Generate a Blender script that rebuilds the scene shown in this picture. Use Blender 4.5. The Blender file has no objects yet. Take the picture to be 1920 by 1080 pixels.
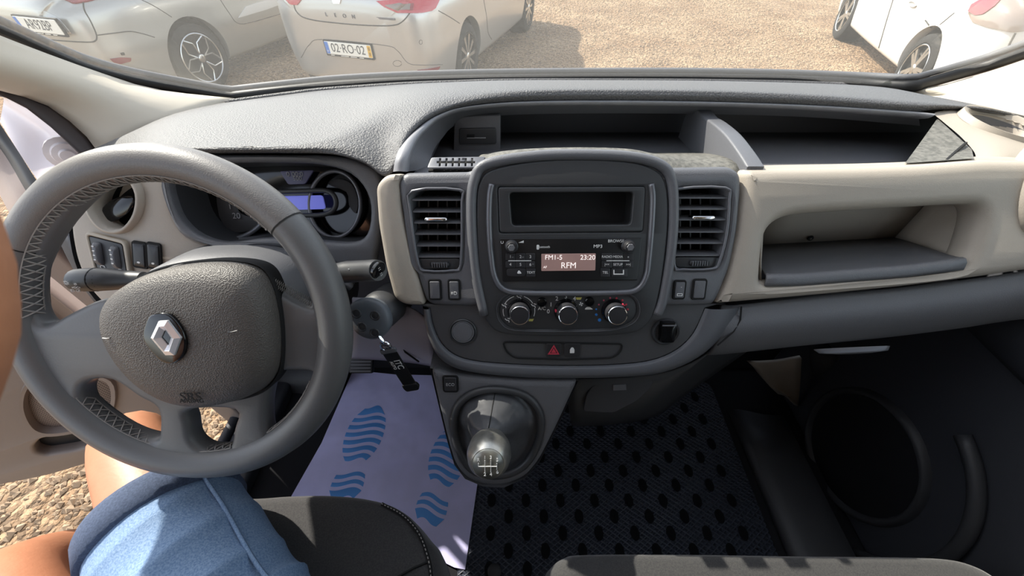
import bpy, bmesh, math, random
import numpy as np
from mathutils import Vector, Matrix, noise
from mathutils.bvhtree import BVHTree

random.seed(7); rng = np.random.default_rng(7)
SC = bpy.context.scene
COL = SC.collection

# ---------------------------------------------------------------- camera, sky, sun, exposure
H = 1.70                    # lens height above the gravel
PITCH = math.radians(46.5)  # lens looks this far below the horizon
FPX = 723.0                 # focal length for a 1920 px wide frame
cam = bpy.data.cameras.new('camera'); cam.sensor_width = 36.0; cam.lens = FPX / 1920 * 36; cam.clip_start = .005; cam.clip_end = 500
cam_o = bpy.data.objects.new('camera', cam); COL.objects.link(cam_o)
cam_o.location = (0, 0, H); cam_o.rotation_euler = (math.pi/2 - PITCH, 0, 0)
SC.camera = cam_o
cam.dof.use_dof = True; cam.dof.focus_distance = .6; cam.dof.aperture_fstop = 15

world = bpy.data.worlds.new('world'); SC.world = world; world.use_nodes = True
wn = world.node_tree; wn.nodes.clear()
wo = wn.nodes.new('ShaderNodeOutputWorld'); wb = wn.nodes.new('ShaderNodeBackground')
ws = wn.nodes.new('ShaderNodeTexSky'); ws.sky_type = 'NISHITA'; ws.sun_disc = False
ws.sun_elevation = math.radians(42); ws.sun_rotation = math.radians(-53); ws.air_density = 1.0; ws.dust_density = 1.2
wb.inputs[1].default_value = 0.30
wh = wn.nodes.new('ShaderNodeHueSaturation'); wh.inputs['Saturation'].default_value = .48
wn.links.new(ws.outputs[0], wh.inputs['Color']); wn.links.new(wh.outputs[0], wb.inputs[0]); wn.links.new(wb.outputs[0], wo.inputs[0])

SUN_DIR = Vector((-.90, .645, 1.0)).normalized()   # towards the sun
sun = bpy.data.lights.new('sun', 'SUN'); sun.energy = 5.8; sun.angle = math.radians(.6); sun.color = (1, .93, .83)
sun_o = bpy.data.objects.new('sun', sun); COL.objects.link(sun_o)
sun_o.rotation_euler = SUN_DIR.to_track_quat('Z', 'Y').to_euler(); sun_o.location = (-4, 3, 6)

SC.view_settings.view_transform = 'Standard'; SC.view_settings.look = 'None'
SC.view_settings.gamma = 1.0; SC.view_settings.use_curve_mapping = False
SC.view_settings.exposure = 0.55

# ---------------------------------------------------------------- helpers: projection
# all geometry below is written with z relative to the lens height H
CP, SP = math.cos(PITCH), math.sin(PITCH)
def ray(px, py):
    x = (px - 960) / FPX; y = (py - 540) / FPX
    return Vector((x, CP - y * SP, -SP - y * CP))
def aY(px, py, Y): r = ray(px, py); return r * (Y / r.y)
def aZ(px, py, Z): r = ray(px, py); return r * (Z / r.z)
def aX(px, py, X): r = ray(px, py); return r * (X / r.x)
def V(*a): return Vector(a)

class Frame:
    def __init__(s, O, ex, ey):
        s.O = Vector(O); s.ex = Vector(ex).normalized(); s.ez = s.ex.cross(Vector(ey)).normalized(); s.ey = s.ez.cross(s.ex)
    def pt(s, u, v, h=0): return s.O + s.ex*u + s.ey*v + s.ez*h
    def uv(s, px, py, h=0):
        r = ray(px, py); k = (s.O + s.ez*h).dot(s.ez) / r.dot(s.ez); p = r*k - s.O
        return (p.dot(s.ex), p.dot(s.ey))
    def px(s, px, py, h=0):
        u, v = s.uv(px, py, h); return s.pt(u, v, h)
    def loop(s, pts, h=0): return [s.uv(x, y, h) for x, y in pts]
    def at(s, px, py, h=0, rot=0):                 # a frame of the same tilt, with its origin on a pixel
        f = Frame(s.px(px, py, h), s.ex, s.ey)
        if rot:
            c, n = math.cos(rot), math.sin(rot); f = Frame(f.O, s.ex*c + s.ey*n, s.ey*c - s.ex*n)
        return f
    def off(s, h): return Frame(s.O + s.ez*h, s.ex, s.ey)

# ---------------------------------------------------------------- helpers: polylines
def cat(P, n=8, closed=False):
    P = [Vector(p) if len(p) == 3 else Vector((p[0], p[1], 0)) for p in P]; d2 = False
    N = len(P); out = []
    rngN = N if closed else N - 1
    for i in range(rngN):
        p1, p2 = P[i], P[(i+1) % N]
        p0 = P[(i-1) % N] if (closed or i > 0) else p1*2 - p2
        p3 = P[(i+2) % N] if (closed or i + 2 < N) else p2*2 - p1
        for k in range(n):
            t = k / n
            out.append(.5*((2*p1) + (p2-p0)*t + (2*p0-5*p1+4*p2-p3)*t*t + (3*p1-p0-3*p2+p3)*t**3))
    if not closed: out.append(P[-1])
    return out
def cat2(P, n=6): return [(p.x, p.y) for p in cat(P, n, True)]
def resample(P, n):
    P = [Vector(p) for p in P]; L = [0]
    for a, b in zip(P, P[1:]): L.append(L[-1] + (b-a).length)
    out = []; j = 0
    for i in range(n):
        t = L[-1]*i/(n-1)
        while j < len(L)-2 and L[j+1] < t: j += 1
        s = (t-L[j]) / max(1e-9, L[j+1]-L[j]); out.append(P[j].lerp(P[j+1], min(1, max(0, s))))
    return out
def rrect(x0, y0, x1, y1, r, n=5):
    if x1 < x0: x0, x1 = x1, x0
    if y1 < y0: y0, y1 = y1, y0
    out = []
    for cx, cy, a0 in ((x1-r, y0+r, -90), (x1-r, y1-r, 0), (x0+r, y1-r, 90), (x0+r, y0+r, 180)):
        for k in range(n+1):
            a = math.radians(a0 + 90*k/n); out.append((cx + r*math.cos(a), cy + r*math.sin(a)))
    return out
def ell(cx, cy, rx, ry, n=32, a0=0, a1=360):
    m = n if abs(a1-a0) >= 360 else n+1
    return [(cx + rx*math.cos(math.radians(a0+(a1-a0)*k/n)), cy + ry*math.sin(math.radians(a0+(a1-a0)*k/n))) for k in range(m)]
def rnd(P, r, n=4):
    # a polygon with rounded corners
    P = [Vector((p[0], p[1])) for p in P]; out = []; N = len(P)
    for i in range(N):
        a, b, c = P[i-1], P[i], P[(i+1) % N]
        rr = r[i] if isinstance(r, (list, tuple)) else r
        d1 = (a-b); d2 = (c-b); m = min(rr, d1.length*.48, d2.length*.48)
        p, q = b + d1.normalized()*m, b + d2.normalized()*m
        for k in range(n+1):
            t = k/n; out.append(tuple(p*(1-t)**2 + b*2*t*(1-t) + q*t*t))
    return out
def area(L): return sum(a[0]*b[1]-b[0]*a[1] for a, b in zip(L, L[1:]+L[:1]))/2
def ccw(L): return L if area(L) > 0 else L[::-1]

# ---------------------------------------------------------------- helpers: materials
MATS = {}
def lin(h):
    h = h.lstrip('#'); v = [int(h[i:i+2], 16)/255 for i in (0, 2, 4)]
    return tuple(x/12.92 if x <= .04045 else ((x+.055)/1.055)**2.4 for x in v) + (1,)
def M(name, hexc, rough=.5, metal=0, bump=None, var=None, coat=0, spec=.5, emit=0, vor=None, sheen=0):
    m = bpy.data.materials.new(name); m.use_nodes = True; nt = m.node_tree; b = nt.nodes['Principled BSDF']
    b.inputs['Base Color'].default_value = lin(hexc); b.inputs['Roughness'].default_value = rough
    b.inputs['Metallic'].default_value = metal; b.inputs['Coat Weight'].default_value = coat
    b.inputs['Specular IOR Level'].default_value = spec; b.inputs['Sheen Weight'].default_value = sheen
    if emit: b.inputs['Emission Color'].default_value = lin(hexc); b.inputs['Emission Strength'].default_value = emit
    tc = nt.nodes.new('ShaderNodeTexCoord')
    if var:
        sc_, amt, h2 = var; n = nt.nodes.new('ShaderNodeTexNoise'); n.inputs['Scale'].default_value = sc_; n.inputs['Detail'].default_value = 6
        r = nt.nodes.new('ShaderNodeMapRange'); r.inputs[1].default_value = .35; r.inputs[2].default_value = .65; r.inputs[4].default_value = amt
        x = nt.nodes.new('ShaderNodeMix'); x.data_type = 'RGBA'; x.inputs[6].default_value = lin(hexc); x.inputs[7].default_value = lin(h2)
        nt.links.new(tc.outputs['Object'], n.inputs['Vector']); nt.links.new(n.outputs['Fac'], r.inputs[0])
        nt.links.new(r.outputs[0], x.inputs[0]); nt.links.new(x.outputs[2], b.inputs['Base Color'])
    if bump:
        sc_, st, dist = bump; n = nt.nodes.new('ShaderNodeTexVoronoi' if vor else 'ShaderNodeTexNoise'); n.inputs['Scale'].default_value = sc_
        if not vor: n.inputs['Detail'].default_value = 2
        bp = nt.nodes.new('ShaderNodeBump'); bp.inputs['Strength'].default_value = st; bp.inputs['Distance'].default_value = dist
        nt.links.new(tc.outputs['Object'], n.inputs['Vector']); nt.links.new(n.outputs[0], bp.inputs['Height']); nt.links.new(bp.outputs[0], b.inputs['Normal'])
    MATS[name] = m; return m

# ---------------------------------------------------------------- helpers: objects
BASE = {}
def tag(o, label=None, cat_=None, group=None, kind=None):
    if label: o['label'] = label
    if cat_: o['category'] = cat_
    if group: o['group'] = group
    if kind: o['kind'] = kind
    return o
def thing(name, base, label=None, cat_=None, group=None, kind=None):
    o = bpy.data.objects.new(name, None); COL.objects.link(o); b = Vector(base)
    o.empty_display_size = .05; o.location = b + Vector((0, 0, H)); BASE[o.name] = b
    return tag(o, label, cat_, group, kind)
def finish(me, smooth=35):
    if smooth:
        me.polygons.foreach_set('use_smooth', [True]*len(me.polygons)); me.update()
        if smooth < 170: me.set_sharp_from_angle(angle=math.radians(smooth))
def put(name, me, mat, parent=None, bevel=0, bseg=2, sub=0, solid=0, soff=-1, label=None, cat_=None, group=None, kind=None):
    # me holds coordinates relative to the lens; they are shifted to the base of the thing
    n = len(me.vertices); co = np.empty(n*3, np.float64); me.vertices.foreach_get('co', co); co = co.reshape(-1, 3)
    if parent is not None: base = BASE[parent.name]
    else: base = Vector(((co[:, 0].min()+co[:, 0].max())/2, (co[:, 1].min()+co[:, 1].max())/2, co[:, 2].min()))
    co = co - np.array(base); me.vertices.foreach_set('co', co.ravel()); me.update()
    if mat is not None:
        me.materials.clear()
        for m in (mat if isinstance(mat, (list, tuple)) else [mat]): me.materials.append(MATS[m] if isinstance(m, str) else m)
    o = bpy.data.objects.new(name, me); COL.objects.link(o); BASE[o.name] = base
    if parent is not None: o.parent = parent
    else: o.location = base + Vector((0, 0, H))
    if solid:
        s = o.modifiers.new('solid', 'SOLIDIFY'); s.thickness = solid; s.offset = soff
    if sub:
        s = o.modifiers.new('sub', 'SUBSURF'); s.levels = sub; s.render_levels = sub
    if bevel:
        b = o.modifiers.new('bevel', 'BEVEL'); b.width = bevel; b.segments = bseg; b.limit_method = 'ANGLE'; b.angle_limit = math.radians(40); b.harden_normals = True
    return tag(o, label, cat_, group, kind)
def mk(v, f, smooth=35):
    me = bpy.data.meshes.new('m'); me.from_pydata([tuple(p) for p in v], [], f); me.update(); finish(me, smooth); return me
def obj(name, vf, mat, parent=None, smooth=35, **k): return put(name, mk(vf[0], vf[1], smooth), mat, parent, **k)
def join(*vfs):
    v, f = [], []
    for a, b in vfs:
        o = len(v); v += list(a); f += [tuple(i+o for i in q) for q in b]
    return v, f

def plate_me(fr, loops, d=.004, bevel=.001, h=0, res=2, smooth=35, ext=None):
    # outline plus holes (2D, in the frame) -> solid with rounded edges; top at height h, thickness d
    cu = bpy.data.curves.new('c', 'CURVE'); cu.dimensions = '2D'; cu.fill_mode = 'BOTH'
    e = max(1e-5, d/2 - bevel); cu.extrude = e; cu.bevel_depth = bevel; cu.bevel_resolution = res
    if bevel: cu.offset = -bevel
    for i, L in enumerate(loops):
        L = ccw(list(L)); L = L if i == 0 else L[::-1]
        s = cu.splines.new('POLY'); s.points.add(len(L)-1); s.use_cyclic_u = True
        for p, q in zip(s.points, L): p.co = (q[0], q[1], 0, 1)
    o = bpy.data.objects.new('c', cu); me = bpy.data.meshes.new_from_object(o)
    bpy.data.objects.remove(o); bpy.data.curves.remove(cu)
    off = h - d/2
    mat = Matrix((( fr.ex.x, fr.ey.x, fr.ez.x, 0), (fr.ex.y, fr.ey.y, fr.ez.y, 0), (fr.ex.z, fr.ey.z, fr.ez.z, 0), (0, 0, 0, 1)))
    T = Matrix.Translation(fr.O + fr.ez*off) @ mat
    me.transform(T)
    bm = bmesh.new(); bm.from_mesh(me); bmesh.ops.remove_doubles(bm, verts=bm.verts, dist=1e-6); bm.to_mesh(me); bm.free()
    finish(me, smooth); return me
def plate(name, fr, loops, mat, parent=None, d=.004, bevel=.001, h=0, **k):
    if loops and not isinstance(loops[0][0], (tuple, list, Vector)): loops = [loops]
    return put(name, plate_me(fr, loops, d, bevel, h), mat, parent, **k)
def text(name, s, size, fr, mat, parent=None, h=.0004, ext=.00025, align='CENTER', u=0, v=0, sx=1, **k):
    cu = bpy.data.curves.new('t', 'FONT'); cu.body = s; cu.size = size; cu.extrude = ext; cu.align_x = align; cu.align_y = 'CENTER'; cu.resolution_u = 3
    o = bpy.data.objects.new('t', cu); me = bpy.data.meshes.new_from_object(o); bpy.data.objects.remove(o); bpy.data.curves.remove(cu)
    mat4 = Matrix((( fr.ex.x*sx, fr.ey.x, fr.ez.x, 0), (fr.ex.y*sx, fr.ey.y, fr.ez.y, 0), (fr.ex.z*sx, fr.ey.z, fr.ez.z, 0), (0, 0, 0, 1)))
    me.transform(Matrix.Translation(fr.pt(u, v, h)) @ mat4); finish(me, 0)
    return put(name, me, mat, parent, **k)

def loft(curves, n=24, rows=4, smooth_c=True, closed=False):
    # surface through 3D curves, rows of interpolation between neighbours
    C = [resample(cat(c, 8) if (smooth_c and len(c) > 2) else c, n) for c in curves]
    if rows > 1 and len(C) > 2:
        G = [cat([c[i] for c in C], rows) for i in range(n)]
    elif rows > 1:
        G = [[C[0][i].lerp(C[1][i], k/rows) for k in range(rows+1)] for i in range(n)]
    else: G = [[c[i] for c in C] for i in range(n)]
    m = len(G[0]); v = [p for g in G for p in g]
    f = [(i*m+j, i*m+j+1, (i+1)*m+j+1, (i+1)*m+j) for i in range(n-1) for j in range(m-1)]
    return v, f
def grid(rowsP, closed_u=False):
    n = len(rowsP); m = len(rowsP[0]); v = [p for r in rowsP for p in r]; f = []
    for i in range(n-1):
        for j in range(m if closed_u else m-1):
            a = i*m+j; b = i*m+(j+1) % m; f.append((a, b, b+m, a+m))
    return v, f
def tube(P, r, ns=8, closed=False, caps=True, flat=1.0, up=None):
    P = [Vector(p) for p in P]; n = len(P); v = []; f = []
    R = r if isinstance(r, (list, tuple)) else [r]*n
    prev = None
    for i, p in enumerate(P):
        t = (P[(i+1) % n] - P[i-1]) if closed else (P[min(i+1, n-1)] - P[max(i-1, 0)])
        t.normalize()
        a = (Vector(up) if up is not None else prev) if (prev is not None or up is not None) else t.orthogonal()
        a = (a - t*a.dot(t));
        if a.length < 1e-6: a = t.orthogonal()
        a.normalize(); b = t.cross(a); prev = a
        for k in range(ns):
            w = 2*math.pi*k/ns; v.append(p + a*(math.cos(w)*R[i]) + b*(math.sin(w)*R[i]*flat))
    for i in range(n if closed else n-1):
        for k in range(ns):
            q = (k+1) % ns; j = (i+1) % n; f.append((i*ns+k, i*ns+q, j*ns+q, j*ns+k))
    if caps and not closed: f.append(tuple(range(ns))[::-1]); f.append(tuple((n-1)*ns+k for k in range(ns)))
    return v, f
def lathe(fr, prof, n=28, sq=1.0, caps=False):
    # profile of (radius, height along the normal)
    rows = [[fr.pt(r*math.cos(2*math.pi*k/n), sq*r*math.sin(2*math.pi*k/n), h) for k in range(n)] for r, h in prof]
    v, f = grid(rows, True)
    big = max(p[0] for p in prof)
    if caps or prof[0][0] < big*.3: f.append(tuple(range(n))[::-1])
    if caps or prof[-1][0] < big*.3: f.append(tuple((len(prof)-1)*n+k for k in range(n)))
    return v, f
def dome(fr, L, rings, cap=True, cen=None, soft=0):
    # rings of (scale, height) of a 2D outline
    cx = sum(p[0] for p in L)/len(L); cy = sum(p[1] for p in L)/len(L)
    if cen: cx, cy = cen
    L = ccw(list(L)); rows = []
    for i, (s, h) in enumerate(rings):
        Q = [Vector(p) for p in L]
        for _ in range(soft*i): Q = [(Q[k-1] + Q[k]*2 + Q[(k+1) % len(Q)])/4 for k in range(len(Q))]
        rows.append([fr.pt(cx+(p[0]-cx)*s, cy+(p[1]-cy)*s, h) for p in Q])
    v, f = grid(rows, True)
    if cap: v.append(fr.pt(cx, cy, rings[-1][1])); n = len(L); o = (len(rings)-1)*n; c = len(v)-1; f += [(o+k, o+(k+1) % n, c) for k in range(n)]
    return v, f
def box(fr, u0, v0, u1, v1, h0, h1):
    P = [fr.pt(u, v, h) for h in (h0, h1) for u, v in ((u0, v0), (u1, v0), (u1, v1), (u0, v1))]
    return P, [(3, 2, 1, 0), (4, 5, 6, 7), (0, 1, 5, 4), (1, 2, 6, 5), (2, 3, 7, 6), (3, 0, 4, 7)]
def copy_part(o, parent, delta):
    c = o.copy(); COL.objects.link(c); c.parent = parent; c.location = Vector(o.location) + Vector(delta); BASE[c.name] = BASE[o.name]; return c
WX = Frame((0, 0, 0), (1, 0, 0), (0, 1, 0))    # horizontal frame, normal up

# ---------------------------------------------------------------- materials
M('dash_dark', '#5f6064', .5, bump=(900, .35, .0012), spec=.6)
M('dash_top', '#535355', .52, bump=(420, .8, .0024), spec=.48, var=(420, .7, '#656463'))
M('dash_black', '#36373a', .5, bump=(1100, .2, .0008))
M('bezel', '#37383a', .42, bump=(1300, .15, .0006))
M('satin', '#77787c', .34, metal=.25)
M('rail', '#6a6b70', .3, metal=.3)
M('dusty', '#55544f', .7, bump=(700, .4, .001), var=(160, .8, '#7b7972'))
M('beige', '#aaa195', .55, bump=(1200, .3, .0009))
M('beige_light', '#b3aa9b', .55, bump=(1200, .25, .0008))
M('gap', '#0a0a0b', .8)
M('void', '#060607', .9)
M('gloss', '#0b0b0d', .12, coat=.3)
M('button', '#2a2a2d', .42)
M('chrome', '#e8e8ea', .08, metal=1)
M('emblem_silver', '#f2f2f4', .28, metal=.55)
M('arch', '#84858a', .42, bump=(900, .3, .001), var=(40, .4, '#98989a'))
M('brush', '#b9b8b2', .3, metal=.8, var=(90, .5, '#7f7d76'))
M('white_ink', '#e4e4e2', .6)
M('grey_ink', '#9a9a9c', .6)
M('red_ink', '#c0394c', .5)
M('pink_ink', '#c0556c', .5)
M('blue_ink', '#2f7fd0', .5)
M('leather', '#625f5d', .5, bump=(700, .25, .0008), spec=.8)
M('leather_low', '#5d5d5d', .45, bump=(500, .15, .0008), spec=.6)
M('airbag', '#55514d', .48, bump=(700, .45, .0014), vor=True)
M('thread', '#96928d', .7)
M('rubber', '#15161a', .5, bump=(1500, .2, .0008))
M('paper', '#cfcdf8', .75, bump=(9, .5, .02), var=(16, .3, '#b4b3d2'))  # lavender tint: blue sky shade put into the white paper's colour
M('paper_blue', '#5a9ae2', .75, bump=(9, .5, .02))
M('seat_cloth', '#303032', .9, bump=(900, .5, .001), sheen=.25, var=(500, .6, '#474644'))
M('carpet', '#131419', .95, bump=(900, .6, .002))
M('door_grey', '#857a73', .55, bump=(900, .3, .001))
M('door_dark', '#33353b', .6, bump=(900, .3, .001))
M('seal', '#3b3230', .6)
M('seal_black', '#0f0f10', .5)
M('white_paint', '#e3dcdc', .3, coat=.5)
M('pillar', '#c9c0b0', .75, bump=(1500, .2, .0006))
M('headliner', '#b9b4aa', .9)
M('skin', '#b57e5f', .5, bump=(220, .12, .002), var=(40, .3, '#a56c4e'))
M('shirt', '#5d6068', .85)
M('lcd', '#8a6f6a', .35, emit=.25)
M('lcd_blue', '#6a70c8', .4, emit=.35)
M('lcd_text', '#f0e6e2', .5, emit=.5)
# ================================================================ ground outside
def gravel_material():
    m = bpy.data.materials.new('gravel'); m.use_nodes = True; nt = m.node_tree; b = nt.nodes['Principled BSDF']; b.inputs['Roughness'].default_value = .9
    tc = nt.nodes.new('ShaderNodeTexCoord')
    def tex(kind, s):
        n = nt.nodes.new(kind); n.inputs['Scale'].default_value = s; nt.links.new(tc.outputs['Object'], n.inputs['Vector']); return n
    v = tex('ShaderNodeTexVoronoi', 34); n1 = tex('ShaderNodeTexNoise', 1.3); n2 = tex('ShaderNodeTexNoise', 60)
    r = nt.nodes.new('ShaderNodeValToRGB'); e = r.color_ramp.elements
    e[0].position = .0; e[0].color = lin('#6b5a47'); e[1].position = 1; e[1].color = lin('#b39b7b')
    e2 = r.color_ramp.elements.new(.45); e2.color = lin('#967d5f'); e3 = r.color_ramp.elements.new(.75); e3.color = lin('#a68c6e')
    sp = nt.nodes.new('ShaderNodeSeparateColor'); nt.links.new(v.outputs['Color'], sp.inputs[0]); nt.links.new(sp.outputs[0], r.inputs[0])
    x = nt.nodes.new('ShaderNodeMix'); x.data_type = 'RGBA'; x.blend_type = 'MULTIPLY'; x.inputs[0].default_value = .6
    r2 = nt.nodes.new('ShaderNodeValToRGB'); r2.color_ramp.elements[0].color = lin('#b39a80'); r2.color_ramp.elements[1].color = lin('#ffffff')
    r2.color_ramp.elements[0].position = .35; r2.color_ramp.elements[1].position = .65
    nt.links.new(n1.outputs[0], r2.inputs[0]); nt.links.new(r.outputs[0], x.inputs[6]); nt.links.new(r2.outputs[0], x.inputs[7]); nt.links.new(x.outputs[2], b.inputs['Base Color'])
    bp = nt.nodes.new('ShaderNodeBump'); bp.inputs['Strength'].default_value = .9; bp.inputs['Distance'].default_value = .02; bp.invert = True
    mt = nt.nodes.new('ShaderNodeMath'); mt.operation = 'ADD'; nt.links.new(v.outputs['Distance'], mt.inputs[0]); nt.links.new(n2.outputs[0], mt.inputs[1])
    nt.links.new(mt.outputs[0], bp.inputs['Height']); nt.links.new(bp.outputs[0], b.inputs['Normal']); MATS['gravel'] = m
gravel_material()
G = -H
obj('ground', ([V(-30, -20, G), V(30, -20, G), V(30, 45, G), V(-30, 45, G)], [(0, 1, 2, 3)]), 'gravel', label='sunlit tan gravel yard around the parked cars', cat_='ground', kind='structure')
M('stone_a', '#a08a70', .9); M('stone_b', '#806d59', .9); M('stone_c', '#bdae98', .9)
def stones(name, boxes, label):
    base = np.array([(1, 0, 0), (0, 1, 0), (-1, 0, 0), (0, -1, 0), (0, 0, .7), (0, 0, -.4)]); fc = np.array([(0, 1, 4), (1, 2, 4), (2, 3, 4), (3, 0, 4), (1, 0, 5), (2, 1, 5), (3, 2, 5), (0, 3, 5)])
    VV = []; FF = []; MI = []; o = 0
    for x0, y0, x1, y1, n, s0, s1 in boxes:
        for i in range(n):
            s = rng.uniform(s0, s1); a = rng.uniform(0, 6.28); b = base*rng.uniform(.6, 1.25, (6, 3))*s
            c, q = math.cos(a), math.sin(a); b = np.c_[b[:, 0]*c-b[:, 1]*q, b[:, 0]*q+b[:, 1]*c, b[:, 2]]
            VV.append(b + np.array([rng.uniform(x0, x1), rng.uniform(y0, y1), G + .15*s])); FF.append(fc+o); o += 6; MI += [int(rng.integers(0, 3))]*8
    VV = np.concatenate(VV); FF = np.concatenate(FF)
    me = bpy.data.meshes.new('m'); me.from_pydata(VV.tolist(), [], FF.tolist()); me.update(); me.polygons.foreach_set('material_index', MI)
    o_ = put(name, me, ['stone_a', 'stone_b', 'stone_c'], label=label, cat_='gravel', kind='stuff'); return o_
stones('gravel_stones', [(-2.6, -.4, -.75, 1.6, 5200, .006, .022), (-3.3, 4.2, 4.6, 6.5, 9000, .008, .02), (.4, 6.2, 5, 11, 6000, .010, .024), (-.9, .2, -.4, 2.0, 700, .006, .02)],
       'loose tan stones scattered over the gravel yard')

# ================================================================ van shell
FLOOR = -1.05
XL, XR = -.66, .86
obj('floor', box(WX, XL, -1.0, XR, .95, FLOOR-.05, FLOOR), 'carpet', kind='structure', label='dark carpeted van floor under the mats', cat_='floor')
obj('wall_front', loft([[V(XL-.1, .66, FLOOR), V(XR, .66, FLOOR)], [V(XL-.1, .80, FLOOR+.20), V(XR, .80, FLOOR+.20)], [V(XL-.1, .90, FLOOR+.45), V(XR, .90, FLOOR+.45)], [V(XL-.1, .80, -.37), V(-.4, .92, -.325), V(.1, .94, -.318), V(.5, .92, -.325), V(XR, .80, -.37)]], 14, 3), 'carpet', solid=.02, kind='structure', label='dark carpeted bulkhead in front of the footwell', cat_='wall')
obj('wall_rear', box(WX, XL-.12, -1.02, XR+.04, -.98, FLOOR, .25), 'headliner', kind='structure', label='pale bulkhead behind the seats', cat_='wall')
# roof lining
obj('ceiling', loft([[V(-.66, .16, .235), V(.075, .12, .262), V(.81, .16, .235)], [V(-.68, -.4, .25), V(.075, -.4, .28), V(.83, -.4, .25)], [V(-.68, -1.0, .25), V(.075, -1.0, .28), V(.83, -1.0, .25)]], 16, 4), 'headliner', solid=.03, soff=1, kind='structure', label='pale roof lining over the cab', cat_='ceiling')
# kick panels and sills
obj('trim_3', join(box(WX, XL-.09, -.9, XL+.005, .62, FLOOR-.06, FLOOR+.035), box(WX, XL-.115, -.9, XL-.09, .62, FLOOR-.10, FLOOR+.045)), 'door_dark', bevel=.012, kind='structure', label='dark plastic door sill beside the paper mat', cat_='sill')
obj('trim_4', loft([[V(.62, -.1, FLOOR+.004), V(.62, .50, FLOOR+.004)], [V(.635, -.1, FLOOR+.028), V(.635, .50, FLOOR+.028)], [V(.70, -.1, FLOOR+.036), V(.70, .48, FLOOR+.036)], [V(.755, -.1, FLOOR+.03), V(.755, .48, FLOOR+.03)], [V(.765, -.1, FLOOR-.01), V(.765, .48, FLOOR-.01)]], 6, 3), 'dash_black', solid=.008, kind='structure', label='black ribbed sill strip along the passenger mat', cat_='sill')

obj('wall_left', join(box(WX, -.80, .47, -.735, .98, FLOOR, -.40), box(WX, -.80, .68, -.75, .98, -.40, -.335)), 'door_grey', bevel=.01, kind='structure', label='grey kick panel between the dashboard and the open door', cat_='wall')
# windscreen ------------------------------------------------------
def k3(px, py, X): return aX(px, py, X)
WL = [k3(430, 182, -.62), k3(200, 138, -.755), k3(0, 58, -.785), V(-.735, .42, .05), V(-.66, .17, .225)]
WR = [k3(1712, 163, .775), k3(1800, 138, .85), k3(1920, 100, .89), V(.88, .44, .05), V(.81, .17, .225)]
WB = [WL[0], aY(520, 172, .89), aY(640, 160, .915), aY(800, 152, .93), aY(1000, 148, .935), aY(1250, 147, .93), aY(1450, 150, .91), aY(1600, 156, .87), WR[0]]
m = bpy.data.materials.new('windscreen_glass'); m.use_nodes = True; nt = m.node_tree; nt.nodes.clear()
out = nt.nodes.new('ShaderNodeOutputMaterial'); tr = nt.nodes.new('ShaderNodeBsdfTransparent'); gl = nt.nodes.new('ShaderNodeBsdfGlossy'); df = nt.nodes.new('ShaderNodeBsdfTranslucent'); df2 = nt.nodes.new('ShaderNodeBsdfDiffuse')
tr.inputs[0].default_value = (.95, .97, .95, 1); gl.inputs['Roughness'].default_value = .02; df.inputs[0].default_value = (.9, .88, .8, 1); df2.inputs[0].default_value = (.9, .88, .8, 1)
lw0 = nt.nodes.new('ShaderNodeLayerWeight'); lw1 = nt.nodes.new('ShaderNodeMath'); lw1.operation = 'POWER'; lw1.inputs[1].default_value = 5; lw = nt.nodes.new('ShaderNodeMath'); lw.operation = 'MULTIPLY_ADD'; lw.inputs[1].default_value = .7; lw.inputs[2].default_value = .03
lw0.inputs[0].default_value = .5; nt.links.new(lw0.outputs['Facing'], lw1.inputs[0]); nt.links.new(lw1.outputs[0], lw.inputs[0])
m1 = nt.nodes.new('ShaderNodeMixShader'); m2 = nt.nodes.new('ShaderNodeMixShader'); m3 = nt.nodes.new('ShaderNodeMixShader')
nz = nt.nodes.new('ShaderNodeTexNoise'); nz.inputs['Scale'].default_value = 900; mr = nt.nodes.new('ShaderNodeMapRange'); mr.inputs[1].default_value = .35; mr.inputs[2].default_value = .7; mr.inputs[3].default_value = .045; mr.inputs[4].default_value = .10
tcn = nt.nodes.new('ShaderNodeTexCoord'); nt.links.new(tcn.outputs['Object'], nz.inputs['Vector']); nt.links.new(nz.outputs[0], mr.inputs[0])
nt.links.new(df.outputs[0], m3.inputs[1]); nt.links.new(df2.outputs[0], m3.inputs[2]); m3.inputs[0].default_value = .3
nt.links.new(mr.outputs[0], m1.inputs[0]); nt.links.new(tr.outputs[0], m1.inputs[1]); nt.links.new(m3.outputs[0], m1.inputs[2])
nt.links.new(lw.outputs[0], m2.inputs[0]); nt.links.new(m1.outputs[0], m2.inputs[1]); nt.links.new(gl.outputs[0], m2.inputs[2]); nt.links.new(m2.outputs[0], out.inputs[0]); MATS['windscreen_glass'] = m
wt = thing('window_1', (0.075, .9, -.33), 'raked van windscreen with dusty glass and black gasket', 'windscreen', kind='structure')
top = [V(-.66, .17, .225), V(-.3, .135, .25), V(.075, .125, .255), V(.45, .135, .25), V(.81, .17, .225)]
NB = 9; rb = resample(cat(WB, 6), NB); rt = resample(cat(top, 6), NB); cur = []
for i in range(NB):
    if i == 0: cur.append(WL)
    elif i == NB-1: cur.append(WR)
    else:
        a, b = rb[i], rt[i]; w = abs(i/(NB-1)-.5)*2; bow = .045*(1-w**2)
        cur.append([a, a.lerp(b, .33)+V(0, bow*.6, bow), a.lerp(b, .66)+V(0, bow*.6, bow), b])
obj('glass', loft(cur, 20, 4), 'windscreen_glass', wt, smooth=180)
edge = cat(WL[::-1][1:], 8)[:-1] + cat(WB, 8)[:-1] + cat(WR[:-1], 8)
obj('gasket', tube(resample(edge, 120), .0105, 8, flat=.8), 'seal_black', wt, smooth=180)
M('outer_rubber', '#55565a', .6)
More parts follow.
